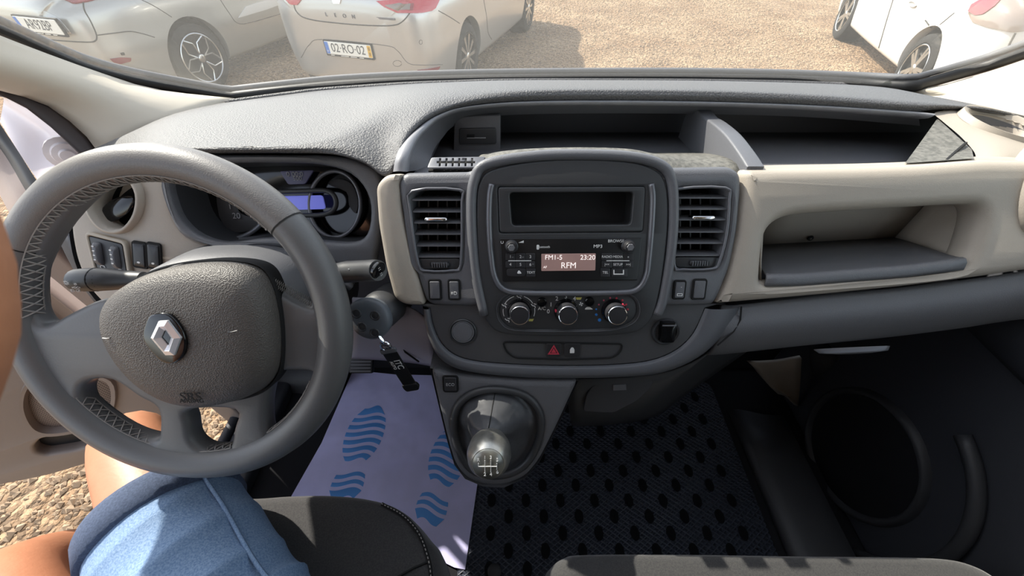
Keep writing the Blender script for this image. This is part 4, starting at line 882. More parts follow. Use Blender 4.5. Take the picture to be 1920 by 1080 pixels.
# stitching along the inside of the rim: criss-cross lacing
def lace(a0, a1, b0=140, b1=202, r=.0009):
    vs = []; name = 'rim_stitching'; n = max(4, int(abs(a1-a0)/3.4))
    for s in (0, 1):
        P = []
        for i in range(n*4+1):
            a = math.radians(a0+(a1-a0)*i/n/4); ph = (i % 8)/4; tri = ph if ph <= 1 else 2-ph
            if s: tri = 1-tri
            b = math.radians(b0 + (b1-b0)*tri); rr = RM + Rm*1.03*math.cos(b); P.append(W.pt(rr*math.cos(a), rr*math.sin(a), Rm*1.03*math.sin(b)))
        vs.append(tube(P, r, 4))
    for bb in (b0, b1):
        P = []
        for i in range(n*2+1):
            a = math.radians(a0+(a1-a0)*i/n/2); b = math.radians(bb); rr = RM + Rm*1.01*math.cos(b); P.append(W.pt(rr*math.cos(a), rr*math.sin(a), Rm*1.01*math.sin(b)))
        vs.append(tube(P, r*.8, 4))
    return obj(name, join(*vs), 'thread', sw, kind='stuff')
aSL = wang(85, 600) % 360; aSR = wang(588, 565) % 360
lace(aR+2, aSL-2)
lace(wang(162, 735) % 360, wang(300, 822) % 360, 160, 205, .0007); lace(wang(365, 825) % 360, wang(440, 835) % 360, 160, 205, .0007); lace(wang(512, 812) % 360, wang(597, 715) % 360, 160, 205, .0007)
def edge_lace(P, h=.010):
    P = [W.px(x, y, h) for x, y in P]; P = resample(cat(P, 6), 30); vs = []
    for s in (0, 1):
        Q = [p + (P[min(i+1, 29)]-P[max(i-1, 0)]).normalized().cross(W.ez)*(.0045 if (i+s) % 2 else -.0045) for i, p in enumerate(P)]
        vs.append(tube(Q, .0007, 4))
    return obj('spoke_stitching', join(*vs), 'thread', sw, kind='stuff')
edge_lace([(487, 518), (520, 533), (555, 552), (585, 568)], .0085)
# airbag cover
hub = [(176, 612), (186, 572), (214, 540), (270, 513), (340, 499), (410, 497), (462, 508), (487, 540), (502, 600), (506, 670), (498, 715), (466, 748), (410, 764), (350, 768), (292, 756), (244, 718), (204, 668)]
HL = cat2(W.loop(hub, .030), 5)
HT = [(255, 506), (300, 492), (350, 486), (410, 487), (460, 497)]
hb_ = obj('airbag_cover', dome(W, HL, [(1.0, -.008), (1.03, .004), (1.02, .020), (.985, .031), (.93, .037), (.80, .042), (.55, .045), (.25, .046)], soft=10), 'airbag', sw, smooth=180)
obj('airbag_gap', dome(W, HL, [(1.035, -.006), (1.045, .010), (1.02, .012)], cap=False), 'gap', sw, smooth=180)
# emblem
fe = W.at(313, 632, .046)
HE = .046
bd = cat2([(u, v) for u, v in W.loop([(289, 589), (316, 586), (336, 602), (352, 632), (350, 660), (335, 677), (312, 678), (287, 655), (273, 630), (279, 603)], HE)], 3)
em = plate('emblem_badge', W, bd, 'gloss', sw, d=.006, bevel=.0015, h=HE+.0035)
do = W.loop([(296, 602), (313, 601), (338, 634), (326, 667), (309, 667), (281, 634)], HE+.006)
di = W.loop([(305.5, 621), (308, 620), (318, 634), (313.5, 648), (311.5, 648), (299.5, 634)], HE+.006)
n6 = len(do); z0, z1 = HE+.002, HE+.0065
mid = [((a[0]+b[0])/2, (a[1]+b[1])/2) for a, b in zip(do, di)]
rows = [[W.pt(*p, z0) for p in do], [W.pt(p[0]*.94+m_[0]*.06, p[1]*.94+m_[1]*.06, z1-.001) for p, m_ in zip(do, mid)], [W.pt(*p, z1+.0012) for p in mid], [W.pt(*p, z1-.002) for p in di], [W.pt(*p, z0) for p in di]]
obj('emblem_diamond', grid(rows, True), 'emblem_silver', em, smooth=15)
text('lettering', 'SRS', .013, W.at(358, 744, .0445), 'gap', sw, h=.0003, sx=1.15)
text('lettering', 'AIRBAG', .0065, W.at(360, 751.5, .0445), 'gap', sw, h=.0003, sx=1.1)
# scuff marks on the cover
obj('scuff', join(tube([W.px(x, y, .0438) for x, y in ((427, 623), (436, 622), (445, 620))], .0006, 4), tube([W.px(x, y, .0425) for x, y in ((192, 634), (200, 635), (206, 634))], .0006, 4)), 'leather_low', sw)

# ================================================================ steering column, stalks
ax = -W.ez
fc0 = Frame(W.O + ax*.035, W.ex, W.ey)
sc_ = thing('steering_column', fc0.pt(0, -.07, -.1), 'grey steering column shroud with two control stalks', 'steering column')
secs = []
for t, w, ht, off in ((.0, .070, .052, 0), (.01, .085, .062, .002), (.06, .100, .068, .006), (.13, .112, .074, .012), (.18, .115, .078, .016)):
    fr = Frame(W.O + ax*(.035+t), W.ex, W.ey); secs.append([fr.pt(math.copysign(abs(math.cos(a))**.7, math.cos(a))*w, off + math.copysign(abs(math.sin(a))**.7, math.sin(a))*ht, 0) for a in [2*math.pi*k/36 for k in range(36)]])
obj('column_shroud', grid(secs, True), 'fascia', sc_, smooth=180)
fh = Frame(W.O + ax*.10, W.ex, W.ey)
obj('column_cover', loftI([pY([(338, 500, .36), (400, 476, .38), (500, 474, .39), (590, 492, .38), (655, 545, .36)]), pY([(330, 482, .42), (400, 462, .44), (500, 458, .45), (600, 470, .44), (670, 520, .42)])], 5, 4), 'dash_dark', sc_, smooth=180, solid=.006)
# left stalk: lights
def stalk(pts, rad, name, m='bezel'):
    return obj(name, tube(cat(pts, 5), rad if isinstance(rad, float) else list(np.interp(np.linspace(0, 1, (len(pts)-1)*5+1), np.linspace(0, 1, len(rad)), rad)), 18), m, sc_, smooth=60)
ls = pY([(270, 524, .335), (225, 524, .335), (185, 524, .335), (150, 525, .335), (131, 525, .335)])
st = stalk(ls, [.0095, .011, .0135, .0145, .0145, .0135, .007], 'light_stalk')
for px_ in (182, 194): obj('collar_groove', tube([aY(px_, 524, .335), aY(px_+1.6, 524, .335)], .0148 if px_ < 190 else .0140, 20), 'gap', st)
fst = Frame(aY(160, 524, .335) + V(0, -.0140, .0045), (1, 0, 0), (0, .35, .94))
for s, u, v, z in (('☼', -.006, .003, .007), ('o', .004, .002, .006), ('=DC=', .003, -.003, .004), ('ID OI', .0, -.007, .005)):
    text('mark', s, z, fst, 'white_ink', st, u=u, v=v, h=.001)
rs = pY([(600, 515, .335), (640, 511, .328), (665, 509, .322), (695, 507, .312), (709, 507, .306)])
st = stalk(rs, [.010, .0115, .013, .0125, .012, .012, .0115], 'wiper_stalk')
tip = rs[-1]; dirn = (rs[-1]-rs[-2]).normalized(); ftip = Frame(tip + dirn*.001, dirn.cross(V(0, 0, 1)).cross(dirn).cross(dirn)*-1, dirn.cross(V(0, 0, 1)).cross(dirn))
ftip = Frame(tip, V(0, 0, 1).cross(-dirn)*-1, V(0, 0, 1)); 
if ftip.ez.dot(dirn) < 0: ftip = Frame(tip, -ftip.ex, ftip.ey)
cap = obj('stalk_button', lathe(ftip, [(.0102, -.001), (.0100, .0015), (.009, .0022), (.001, .0024)], 24), 'gloss', st)
for v in (.004, -.004): text('button_mark', '::', .008, ftip, 'white_ink', sc_, v=v, h=.003)
for k in range(4):
    a = math.radians(160-30*k); text('mark', 'o', .005, Frame(aY(654+k*.5, 505+6*k, .314), (1, 0, 0), (0, .3, .95)), 'white_ink', st)
# ignition lock and key
ig = aY(694, 597, .305); fi = Frame(ig, (.94, .3, 0), (0, .45, .9)); fi = Frame(ig, (.95, -.0, .2), (0, .5, .86))
obj('ignition_barrel', lathe(fi.off(-.05), [(.026, -.03), (.026, .02), (.022, .034), (.018, .036), (.015, .034)], 28), 'dash_black', sc_, smooth=50)
ky = thing('ignition_key', fi.pt(0, -.025, 0), 'dark remote key with round buttons in the ignition', 'key')
kl = cat2([(-.021, .008), (-.012, .020), (.006, .021), (.020, .012), (.022, -.006), (.012, -.019), (-.004, -.022), (-.018, -.012)], 4)
kl = [(u*1.22, v*1.22) for u, v in kl]; M('fob', '#5b6168', .45)
kb = obj('key_fob', dome(fi, kl, [(.85, -.010), (1, -.004), (1, .003), (.9, .007), (.6, .008)]), 'fob', ky, smooth=180)
for u, v in ((-.011, .011), (-.009, -.007), (.012, .005), (.005, -.017)):
    obj('key_button', lathe(Frame(fi.pt(u, v, .0075), fi.ex, fi.ey), [(.0066, -.001), (.0064, .0008), (.0052, .0014), (.0046, .0004), (.001, .0014)], 20), 'dash_black', kb, smooth=60)
obj('key_blade', tube([fi.pt(0, 0, -.008), fi.pt(0, 0, -.03)], .004, 6), 'brush', ky)
# lanyard
k0 = aY(706, 620, .292); k1 = aY(722, 643, .285); k2 = aY(727, 655, .284); k3_ = aY(768, 720, .275); k4 = aY(770, 734, .274)
ln = thing('key_lanyard', k4, 'short black lanyard with white print hanging from the ignition key', 'lanyard')
obj('ring_strap', tube([k0, k0.lerp(k1, .5)+V(0, -.002, 0), k1], .0022, 8, flat=.5), 'chrome', ln)
dn = (k3_-k2).normalized(); side_ = dn.cross(V(0, -1, .3)).normalized(); fl_ = Frame(k2, -side_ if side_.x < 0 else side_, -dn)
obj('clasp', join(tube([fl_.pt(.006*math.cos(a), .006+.008*math.sin(a), 0) for a in np.linspace(0, 2*math.pi, 17)[:-1]], .0018, 6, closed=True), tube([fl_.pt(-.004, .012, 0), fl_.pt(.003, .002, 0)], .002, 6)), 'chrome', ln, smooth=60)
plate('clamp', fl_, rrect(-.0105, -.006, .0105, .001, .0015), 'dash_dark', ln, d=.004, bevel=.0006, h=.002)
Ll = (k3_-k2).length
plate('webbing', fl_, rrect(-.0095, -Ll, .0095, -.004, .001), 'seal_black', ln, d=.0018, bevel=.0004, h=.001)
fl2 = Frame(fl_.pt(0, -.030, .0012), -fl_.ey, fl_.ex)
text('print', 'ITC', .012, fl2, 'white_ink', ln, v=.0028); text('print', 'AUTO', .006, fl2, 'white_ink', ln, v=-.005)
plate('buckle', fl_, rnd([(-.0105, -Ll+.002), (.0105, -Ll+.002), (.0125, -Ll-.006), (.009, -Ll-.013), (-.009, -Ll-.013), (-.011, -Ll-.006)], .003), 'seal_black', ln, d=.005, bevel=.001, h=.003)

# ================================================================ gear lever
gl_ = thing('gear_lever', F.px(930, 850, -.03), 'worn silver gear knob on a dark leather gaiter', 'gear lever')
gx = [F.px(x, y, -.008) for x, y in cat2(gh, 4)]
apex = F.px(915, 800, .045)
GN = len(gx); rows = [gx]
cen = sum(gx, Vector())/GN
for t, hgt in ((.12, -.012), (.3, -.004), (.5, .010), (.7, .028), (.88, .040), (1, .046)):
    row = []
    for i, p in enumerate(gx):
        a = 2*math.pi*i/GN; q = p.lerp(apex - F.ez*.046, t*.88) ; wob = .004*math.sin(5*a+1.3)*math.sin(math.pi*t) + .003*math.sin(9*a+t*9)*math.sin(math.pi*t)
        row.append(q + F.ez*(hgt + .008) + F.ez*wob)
    rows.append(row)
M('gaiter', '#4a4b4e', .33, bump=(60, .25, .004), spec=.6)
obj('gaiter', grid(rows, True), 'gaiter', gl_, smooth=180)
obj('gaiter_seam', tube([rows[k][0]+F.ez*.0008 for k in range(len(rows))], .0008, 5), 'gap', gl_)
# knob: axis pointing at the driver
kc = F.px(917, 852, .075); ka = (V(.03, -.75, .62)).normalized()
fk = Frame(kc, (1, 0, 0), ka.cross(V(1, 0, 0)));
if fk.ez.dot(ka) < 0: fk = Frame(kc, (-1, 0, 0), ka.cross(V(1, 0, 0)))
fk = Frame(kc, (1, 0, 0), V(0, ka.z, -ka.y)); KS = 1.16
gk = obj('gear_knob', lathe(fk, [(r*KS, h*KS) for r, h in [(.0105, -.045), (.0125, -.036), (.0125, -.032), (.0175, -.026), (.0225, -.012), (.0235, .0), (.0215, .010), (.0175, .016), (.0165, .0172), (.001, .0172)]], 36), 'brush', gl_, smooth=50)
obj('knob_collar', lathe(fk, [(r*KS, h*KS) for r, h in [(.0125, -.052), (.0138, -.047), (.0138, -.042), (.0118, -.038)]], 28), 'brush', gl_, smooth=60)
M('knob_plate', '#85857e', .3, metal=.7)
cp_ = obj('shift_plate', lathe(fk, [(r*KS, h*KS) for r, h in [(.0162, .0168), (.0155, .0190), (.001, .0205)]], 36), 'knob_plate', gk, smooth=180)
for s, u, v in (('R', -.0095, .006), ('1', -.003, .0085), ('3', .003, .0085), ('5', .0095, .006), ('2', -.003, -.0095), ('4', .003, -.0095), ('6', .0095, -.007)):
    text('numeral', s, .0058, fk, 'white_ink', gk, u=u*KS, v=v*KS, h=.0206*KS)
obj('gate_mark', join(*[tube([fk.pt(u*KS, a*KS, .0212*KS), fk.pt(u*KS, b*KS, .0212*KS)], .00045, 4) for u, a, b in ((-.003, -.007, .006), (.003, -.007, .006), (.009, -.004, .003))], tube([fk.pt(-.011, -.0005, .0246), fk.pt(.0105, -.0005, .0246)], .00045, 4), tube([fk.pt(-.011, -.0005, .0246), fk.pt(-.011, .0035, .0246)], .00045, 4)), 'white_ink', gk)
# ================================================================ mats
def hatch_material():
    m = M('mat_hatch', '#363b46', .38, spec=.5); nt = m.node_tree; b = nt.nodes['Principled BSDF']; tc = nt.nodes.new('ShaderNodeTexCoord'); hs = []
    for ang in (35, -35):
        mp = nt.nodes.new('ShaderNodeMapping'); mp.inputs['Rotation'].default_value = (0, 0, math.radians(ang)); w = nt.nodes.new('ShaderNodeTexWave'); w.inputs['Scale'].default_value = 32; w.bands_direction = 'Y'
        nt.links.new(tc.outputs['Object'], mp.inputs[0]); nt.links.new(mp.outputs[0], w.inputs[0]); hs.append(w)
    mx = nt.nodes.new('ShaderNodeMath'); mx.operation = 'MAXIMUM'; nt.links.new(hs[0].outputs['Fac'], mx.inputs[0]); nt.links.new(hs[1].outputs['Fac'], mx.inputs[1])
    bp = nt.nodes.new('ShaderNodeBump'); bp.inputs['Distance'].default_value = .004; bp.inputs['Strength'].default_value = 1; nt.links.new(mx.outputs[0], bp.inputs['Height']); nt.links.new(bp.outputs[0], b.inputs['Normal'])
hatch_material()
M('pad', '#0c0d10', .85, spec=.15)
rm = thing('rubber_mat', (.26, .3, FLOOR), 'black ribbed rubber mat in the passenger footwell', 'floor mat')
plate('mat_sheet', Frame((0, 0, FLOOR), (1, 0, 0), (0, 1, 0)), rnd([(-.12, -.3), (.60, -.3), (.60, .60), (.10, .62), (-.12, .62)], .03), 'mat_hatch', rm, d=.006, bevel=.002, h=.006)
fm = Frame((0, 0, FLOOR+.006), (1, 0, 0), (0, 1, 0)); pad = None
for r_ in range(14):
    for c_ in range(9):
        x = -.05 + c_*.084 + (.042 if r_ % 2 else 0) ; y = .135 + r_*.0345
        if x > .56 or x < -.08: continue
        if pad is None: pad = plate('mat_pad', fm, ell(x, y, .0105, .0155, 14), 'pad', rm, d=.003, bevel=.0008, h=.0022); x0, y0 = x, y
        else: copy_part(pad, rm, (x-x0, y-y0, 0))
for y0_ in (740, 800): pass
obj('mat_stud', lathe(Frame(aZ(927, 1072, FLOOR+.006), (1, 0, 0), (0, 1, 0)), [(.016, 0), (.015, .004), (.010, .006), (.001, .005)], 20), 'rubber', rm)
# paper mat with shoe prints
pz = FLOOR + .009
P1, P2 = aZ(894, 915, pz), aZ(872, 1068, pz); PT = P1 + (P1-P2)*1.9
pap = thing('paper_mat', (-.33, .35, FLOOR), 'white paper floor mat printed with blue shoe soles', 'paper mat')
po = [aZ(662, 694, pz), aZ(740, 702, pz), PT, P1, P2, aZ(852, 1064, pz), aZ(835, 1000, pz)+V(-.01, -.05, 0), V(-.30, .10, pz), aZ(548, 927, pz)+V(-.03, -.15, 0), aZ(548, 927, pz), aZ(603, 830, pz)]
fp_ = Frame((0, 0, pz), (1, 0, 0), (0, 1, 0))
cx0 = [p.x for p in po]
def wav(x, y): return .003*math.sin(14*x+3*y) + .002*math.sin(23*y+9*x)
me = plate_me(fp_, [[(p.x, p.y) for p in po]], .0006, .0001, 0)
bm = bmesh.new(); bm.from_mesh(me); bmesh.ops.triangulate(bm, faces=bm.faces); bm.to_mesh(me); bm.free()
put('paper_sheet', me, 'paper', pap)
def sole(toe, heel, wd, flip, v_skip=()):
    t, h = aZ(*toe, pz), aZ(*heel, pz); d = (t-h); L = d.length; d.normalize(); s = V(d.y, -d.x, 0)
    fp = None
    def hw(v): 
        if v < .30: return wd*.78*math.sqrt(max(.03, 1-((v-.15)/.17)**2*.55)) if v > .12 else wd*.78*math.sqrt(max(.03, 1-((.12-v)/.13)**2))
        return wd*math.sqrt(max(.03, 1-((v-.68)/.34)**2))
    bands = [(.02, .10), (.135, .175), (.21, .25)] + [(.39+.085*k, .39+.085*k+.048) for k in range(6)] + [(.90, .985)]
    fp = None
    for a, b in bands:
        top, bot = [], []
        for i in range(17):
            u = -1 + 2*i/16; w_ = .022*math.sin(u*2.6)*flip - .02*u*u
            for arr, v in ((top, b), (bot, a)):
                vv = min(max(v, .012), .99); q = h + s*(u*hw(vv)) + d*((v+w_)*L); arr.append((q.x, q.y))
        lp = bot + top[::-1]
        o = plate('footprint_stripe', fp_, lp, 'paper_blue', pap, d=.0004, bevel=.0001, h=.0006)
sole((702, 760), (642, 936), .052, 1)
sole((860, 800), (800, 980), .050, -1)

# ================================================================ pedals and footwell
pd = thing('brake_pedal', aY(675, 690, .52), 'dark ribbed brake pedal above the paper mat', 'pedal')
fpd = Frame(aY(677, 684, .50), (1, 0, 0), (0, .8, .6))
pp = plate('pedal_pad', fpd, rrect(-.028, -.02, .028, .02, .004), 'rubber', pd, d=.012, bevel=.002)
for k in range(5): obj('pad_rib', box(fpd, -.024, -.015+k*.0075-.0015, .024, -.015+k*.0075+.0015, -.001, .002), 'dash_dark', pp)
obj('pedal_arm', tube([fpd.pt(0, 0, -.008), fpd.pt(0, .06, -.03), fpd.pt(0, .2, -.05)], .007, 6), 'dash_black', pd)
obj('trim_8', loft([pY([(500, 690, .60), (560, 690, .60), (640, 690, .60)]), pY([(500, 800, .52), (560, 790, .52), (620, 780, .52)])], 6, 3), 'dash_black', solid=.01, kind='structure', label='dark footrest panel behind the steering wheel', cat_='panel')

# ================================================================ seats
SZ = -.70
def seat_cushion(t, L, zt, zb, mat='seat_cloth'):
    fr = Frame((0, 0, 0), (1, 0, 0), (0, 1, 0))
    return obj('cushion', dome(fr, L, [(.93, zb), (.985, zb+.03), (1.0, zt-.06), (.995, zt-.03), (.975, zt-.010), (.945, zt-.001), (.90, zt+.001), (.7, zt-.003), (.3, zt-.006)]), mat, t, smooth=180)
def zloop(L, z): return [tuple(aZ(x, y, z))[:2] for x, y in L]
ds_ = thing('driver_seat', (-.36, -.2, FLOOR), 'dark cloth driver seat with pale stitching under the denim leg', 'seat')
fr_ = zloop([(455, 926), (540, 922), (620, 921), (700, 930), (755, 954), (797, 998), (826, 1050)], SZ)
pts = fr_ + [(-.075, -.02), (-.075, -.25), (-.10, -.50), (-.60, -.50), (-.63, -.25), (-.63, .05), (-.60, .17), (-.54, .205)]
DL = cat2(pts, 5)
seat_cushion(ds_, DL, SZ, -.90)
st_line = resample(cat([aZ(x, y, SZ+.004) for x, y in ((715, 944), (755, 966), (785, 1000), (802, 1045), (808, 1085), (806, 1130))], 8), 60)
for a in range(0, 58, 2): 
    if a == 0: s0_ = None
obj('seat_seam', tube([p+V(0, 0, -.0025) for p in st_line], .0028, 6), 'gap', ds_)
obj('seat_stitching', join(*[tube([st_line[i], st_line[i+1]], .0010, 4) for i in range(0, 58, 2)]), 'thread', ds_, kind='stuff')
obj('cross_seam', tube([aZ(x, y, SZ+.002) for x, y in ((740, 1085), (775, 1065), (806, 1052))], .0018, 5), 'gap', ds_)
obj('seat_base', box(WX, -.56, -.48, -.14, .05, FLOOR, -.89), 'dash_black', ds_, bevel=.02)
fb = Frame((0, -.50, -.72), (1, 0, 0), (0, -.22, .97))
obj('backrest', dome(fb, rrect(-.60, 0, -.12, .62, .09), [(.95, -.08), (1, -.04), (1, .03), (.95, .055), (.7, .05), (.3, .045)]), 'seat_cloth', ds_, smooth=180)
obj('headrest', dome(fb, rrect(-.47, .68, -.25, .86, .05), [(.9, -.05), (1, -.02), (1, .03), (.9, .05), (.5, .055)]), 'seat_cloth', ds_, smooth=180)
for u in (-.40, -.32): obj('headrest_post', tube([fb.pt(u, .58, -.01), fb.pt(u, .72, -.01)], .006, 8), 'chrome', ds_)
ps_ = thing('passenger_bench', (.42, -.2, FLOOR), 'dark cloth passenger bench with sunlit front edge', 'seat')
pts = zloop([(1022, 1085), (1034, 1058), (1058, 1040), (1100, 1033), (1300, 1033), (1500, 1036), (1700, 1038), (1790, 1042), (1840, 1054), (1880, 1075), (1905, 1100)], SZ)
pts = pts + [(.78, -.0), (.78, -.30), (.76, -.50), (.05, -.50), (.02, -.30), (.02, .0)]
seat_cushion(ps_, cat2(pts, 5), SZ, -.90)
obj('seat_base', box(WX, .10, -.48, .72, .0, FLOOR, -.89), 'dash_black', ps_, bevel=.02)
for x0, x1 in ((.03, .395), (.405, .78)):
    obj('backrest', dome(fb, rrect(x0, 0, x1, .62, .08), [(.95, -.08), (1, -.04), (1, .03), (.95, .055), (.7, .05), (.3, .045)]), 'seat_cloth', ps_, smooth=180)
    obj('headrest', dome(fb, rrect((x0+x1)/2-.11, .68, (x0+x1)/2+.11, .86, .05), [(.9, -.05), (1, -.02), (1, .03), (.9, .05), (.5, .055)]), 'seat_cloth', ps_, smooth=180)

# ================================================================ the driver
def denim_material():
    m = M('denim', '#5f7a9b', .85, bump=(700, .4, .001), var=(500, .7, '#8aa2bd')); nt = m.node_tree
def cw(x, cy, cz): return V(x, cz*CP - cy*SP, -cz*SP - cy*CP)      # camera axes to world
denim_material()
PB = V(-.36, -.2, -.72)
prs = thing('person', PB, 'seated driver in rolled denim shorts with bare knees, holding up the camera', 'person')
J = {}; E_ = []
def jt(n, p, r, par=None):
    J[n] = (len(J), Vector(p), r)
    if par: E_.append((J[par][0], J[n][0]))
jt('pelvis', (-.34, -.11, -.60), .12)
jt('waist', (-.35, -.16, -.45), .115, 'pelvis'); jt('chest', (-.35, -.20, -.24), .135, 'waist'); jt('upper', (-.34, -.21, -.12), .11, 'chest'); jt('neck', (-.335, -.19, -.02), .052, 'upper'); jt('skull', (-.325, -.165, .06), .075, 'neck'); jt('crown', (-.32, -.16, .14), .07, 'skull')
jt('rhip', (-.275, -.045, -.60), .095, 'pelvis'); jt('rthigh', (-.415, .08, -.605), .072, 'rhip'); jt('rlow', (-.53, .18, -.600), .058, 'rthigh'); jt('rknee', (-.612, .25, -.600), .052, 'rlow'); jt('rshin1', (-.655, .272, -.72), .048, 'rknee'); jt('rshin2', (-.71, .275, -.86), .043, 'rshin1'); jt('rank', (-.78, .27, -1.0), .032, 'rshin2'); jt('rfoot', (-.84, .34, -1.03), .03, 'rank')
jt('lhip', (-.41, -.18, -.60), .095, 'pelvis'); jt('lthigh', (-.53, -.03, -.605), .082, 'lhip'); jt('lknee', (-.655, .055, -.615), .064, 'lthigh'); jt('lshin', (-.72, .12, -.80), .052, 'lknee'); jt('lank', (-.745, .12, -.97), .034, 'lshin'); jt('lfoot', (-.80, .20, -.99), .03, 'lank')
jt('lsh', (-.50, -.17, -.13), .062, 'upper'); jt('lelb', (-.48, -.02, -.34), .041, 'lsh'); jt('lfore', (-.32, .0, -.19), .036, 'lelb'); jt('lwr', (-.195, .0, -.08), .026, 'lfore'); jt('lpalm', (-.145, .012, -.05), .024, 'lwr')
jt('rsh', (-.19, -.24, -.13), .062, 'upper'); jt('relb', (-.13, -.33, -.38), .042, 'rsh'); jt('rfore', (-.13, -.27, -.50), .037, 'relb'); jt('rwr', (-.14, -.20, -.60), .026, 'rfore'); jt('rpalm', (-.15, -.15, -.635), .024, 'rwr')
me = bpy.data.meshes.new('body'); vs = [None]*len(J); rs_ = [0]*len(J)
for i, p, r in J.values(): vs[i] = p; rs_[i] = r
me.from_pydata([tuple(v) for v in vs], E_, []); me.update()
def skin_mesh(me, radii, root, sub=2):
    o = bpy.data.objects.new('tmp', me); COL.objects.link(o); md = o.modifiers.new('skin', 'SKIN'); md.use_smooth_shade = True; md.branch_smoothing = .6
    sd = o.modifiers.new('s', 'SUBSURF'); sd.levels = sub
    if not me.skin_vertices: me.skin_vertices.new() if hasattr(me.skin_vertices, 'new') else None
    for i, r in enumerate(radii): me.skin_vertices[0].data[i].radius = (r, r)
    me.skin_vertices[0].data[root].use_root = True
    dg = bpy.context.evaluated_depsgraph_get(); out = bpy.data.meshes.new_from_object(o.evaluated_get(dg)); bpy.data.objects.remove(o); return out
bpy.context.view_layer.update()
body = skin_mesh(me, rs_, 0)
# fingers are short tapered chains rooted in the palm
def finger(P, r): return tube(cat(P, 4), list(np.interp(np.linspace(0, 1, (len(P)-1)*4+1), np.linspace(0, 1, len(r)), r)), 10)
fv = []
tx = -.1032
fv.append(finger([V(-.15, .012, -.055), cw(-.118, .030, .062), cw(tx, .012, .063), cw(tx, -.004, .063), cw(tx, -.015, .063), cw(tx, -.0215, .063)], [.016, .0145, .0135, .0138, .0115, .004]))
for k in range(4):
    b = V(-.150, .02-.013*k, -.035+.004*k); fv.append(finger([b, b+V(.02, .012, .030), b+V(.05, .0-.004*k, .042), b+V(.068, -.02, .036), b+V(.074-.004*k, -.032, .028)], [.0105, .010, .009, .008, .004]))
for k in range(4):
    b = V(-.125-.016*k, -.145, -.640); e_ = (.9, 1, .95, .78)[k]; fv.append(finger([b, b+V(-.004, .035*e_, -.012), b+V(-.008, .062*e_, -.030), b+V(-.010, .076*e_, -.046)], [.0105, .010, .009, .005]))
fv.append(finger([V(-.165, -.16, -.635), V(-.19, -.14, -.64), V(-.198, -.115, -.652), V(-.198, -.098, -.662)], [.013, .012, .011, .005]))
vv, ff = join(*fv)
bv = [tuple(v.co) for v in body.vertices]; bf = [tuple(p.vertices) for p in body.polygons]
obj('body', join((bv, bf), (vv, ff)), 'skin', prs, smooth=180)
# head detail
fh_ = Frame((-.322, -.15, .06), (.75, .66, 0), (0, 0, 1))
hd = [(0.0, -.115), (.045, -.105), (.062, -.07), (.072, -.02), (.078, .03), (.074, .075), (.055, .11), (.02, .128), (0.0005, .13)]
fz = Frame((-.322, -.15, .045), (.74, .67, 0), (-.67, .74, 0))
obj('head', lathe(fz, [(max(.0005, r), h) for r, h in hd], 28), 'skin', prs, smooth=180)
M('hair', '#2a211c', .7, bump=(300, .8, .003))
obj('hair', dome(Frame(fz.O+V(.008, -.012, .0), fz.ex, fz.ey), ell(0, 0, .084, .084, 28), [(1, .02), (1.0, .05), (.96, .09), (.75, .125), (.4, .138)]), 'hair', prs, smooth=180)
fwd = V(-.67, .74, 0)
obj('nose', tube([fz.O+fwd*.074+V(0, 0, .02), fz.O+fwd*.092+V(0, 0, -.015), fz.O+fwd*.078+V(0, 0, -.03)], [.006, .012, .006], 8), 'skin', prs, smooth=180)
for s in (-1, 1):
    obj('ear', tube([fz.O+fz.ex*(s*.078)+V(0, 0, .03), fz.O+fz.ex*(s*.086)+V(0, 0, .0), fz.O+fz.ex*(s*.078)+V(0, 0, -.03)], [.006, .012, .006], 8), 'skin', prs, smooth=180)
    obj('eye', lathe(Frame(fz.O+fwd*.068+fz.ex*(s*.03)+V(0, 0, .015), fz.ex, V(0, 0, 1)), [(.012, 0), (.009, .005), (.001, .007)], 12), 'white_ink', prs, smooth=180)
obj('mouth', tube([fz.O+fwd*.066+fz.ex*-.022+V(0, 0, -.055), fz.O+fwd*.072+V(0, 0, -.056), fz.O+fwd*.066+fz.ex*.022+V(0, 0, -.055)], .004, 6), 'pink_ink', prs, smooth=180)
# shirt
sh = tube(cat([J[n][1] for n in ('pelvis', 'waist', 'chest', 'upper', 'neck')], 4), list(np.interp(np.linspace(0, 1, 17), [0, .25, .5, .75, .92, 1], [.155, .150, .168, .150, .075, .062])), 24)
sl_ = [tube(cat([J['upper'][1], J[a][1], J[a][1].lerp(J[b][1], .55)], 4), list(np.interp(np.linspace(0, 1, 9), [0, .5, 1], [.09, .078, .066])), 16) for a, b in (('lsh', 'lelb'), ('rsh', 'relb'))]
obj('shirt', join(sh, *sl_), 'shirt', prs, smooth=180)
# denim shorts: legs with creases and rolled cuffs
def denim_leg(P, R, name_cuff=True, seed=0):
    path = cat(P, 22); n = len(path); R = list(np.interp(np.linspace(0, 1, n), np.linspace(0, 1, len(R)), R)); v, f = tube(path, R, 40, up=(0, 0, 1))
    out = []
    for i in range(n):
        for k in range(40):
            p = v[i*40+k]; d = (p-path[i]).normalized(); t = i/(n-1)
            w = .010*(1-2*abs(math.sin(t*15 + 1.3*math.cos(2*math.pi*k/40+.6) + seed))**.7)*max(0, 1-t*1.05)*(.4+.6*max(0, d.z)) + .004*noise.noise(p*14)
            out.append(p + d*w)
    return (out, f), path, R
(rv_, rpath, rR) = denim_leg([V(-.285, -.03, -.60), V(-.345, .015, -.602), V(-.42, .085, -.605), V(-.488, .147, -.602)], [.104, .099, .092, .082])
(lv_, lpath, lR) = denim_leg([V(-.40, -.20, -.60), V(-.46, -.12, -.605), V(-.53, -.03, -.605), V(-.555, .0, -.605)], [.125, .115, .105, .10], seed=2)
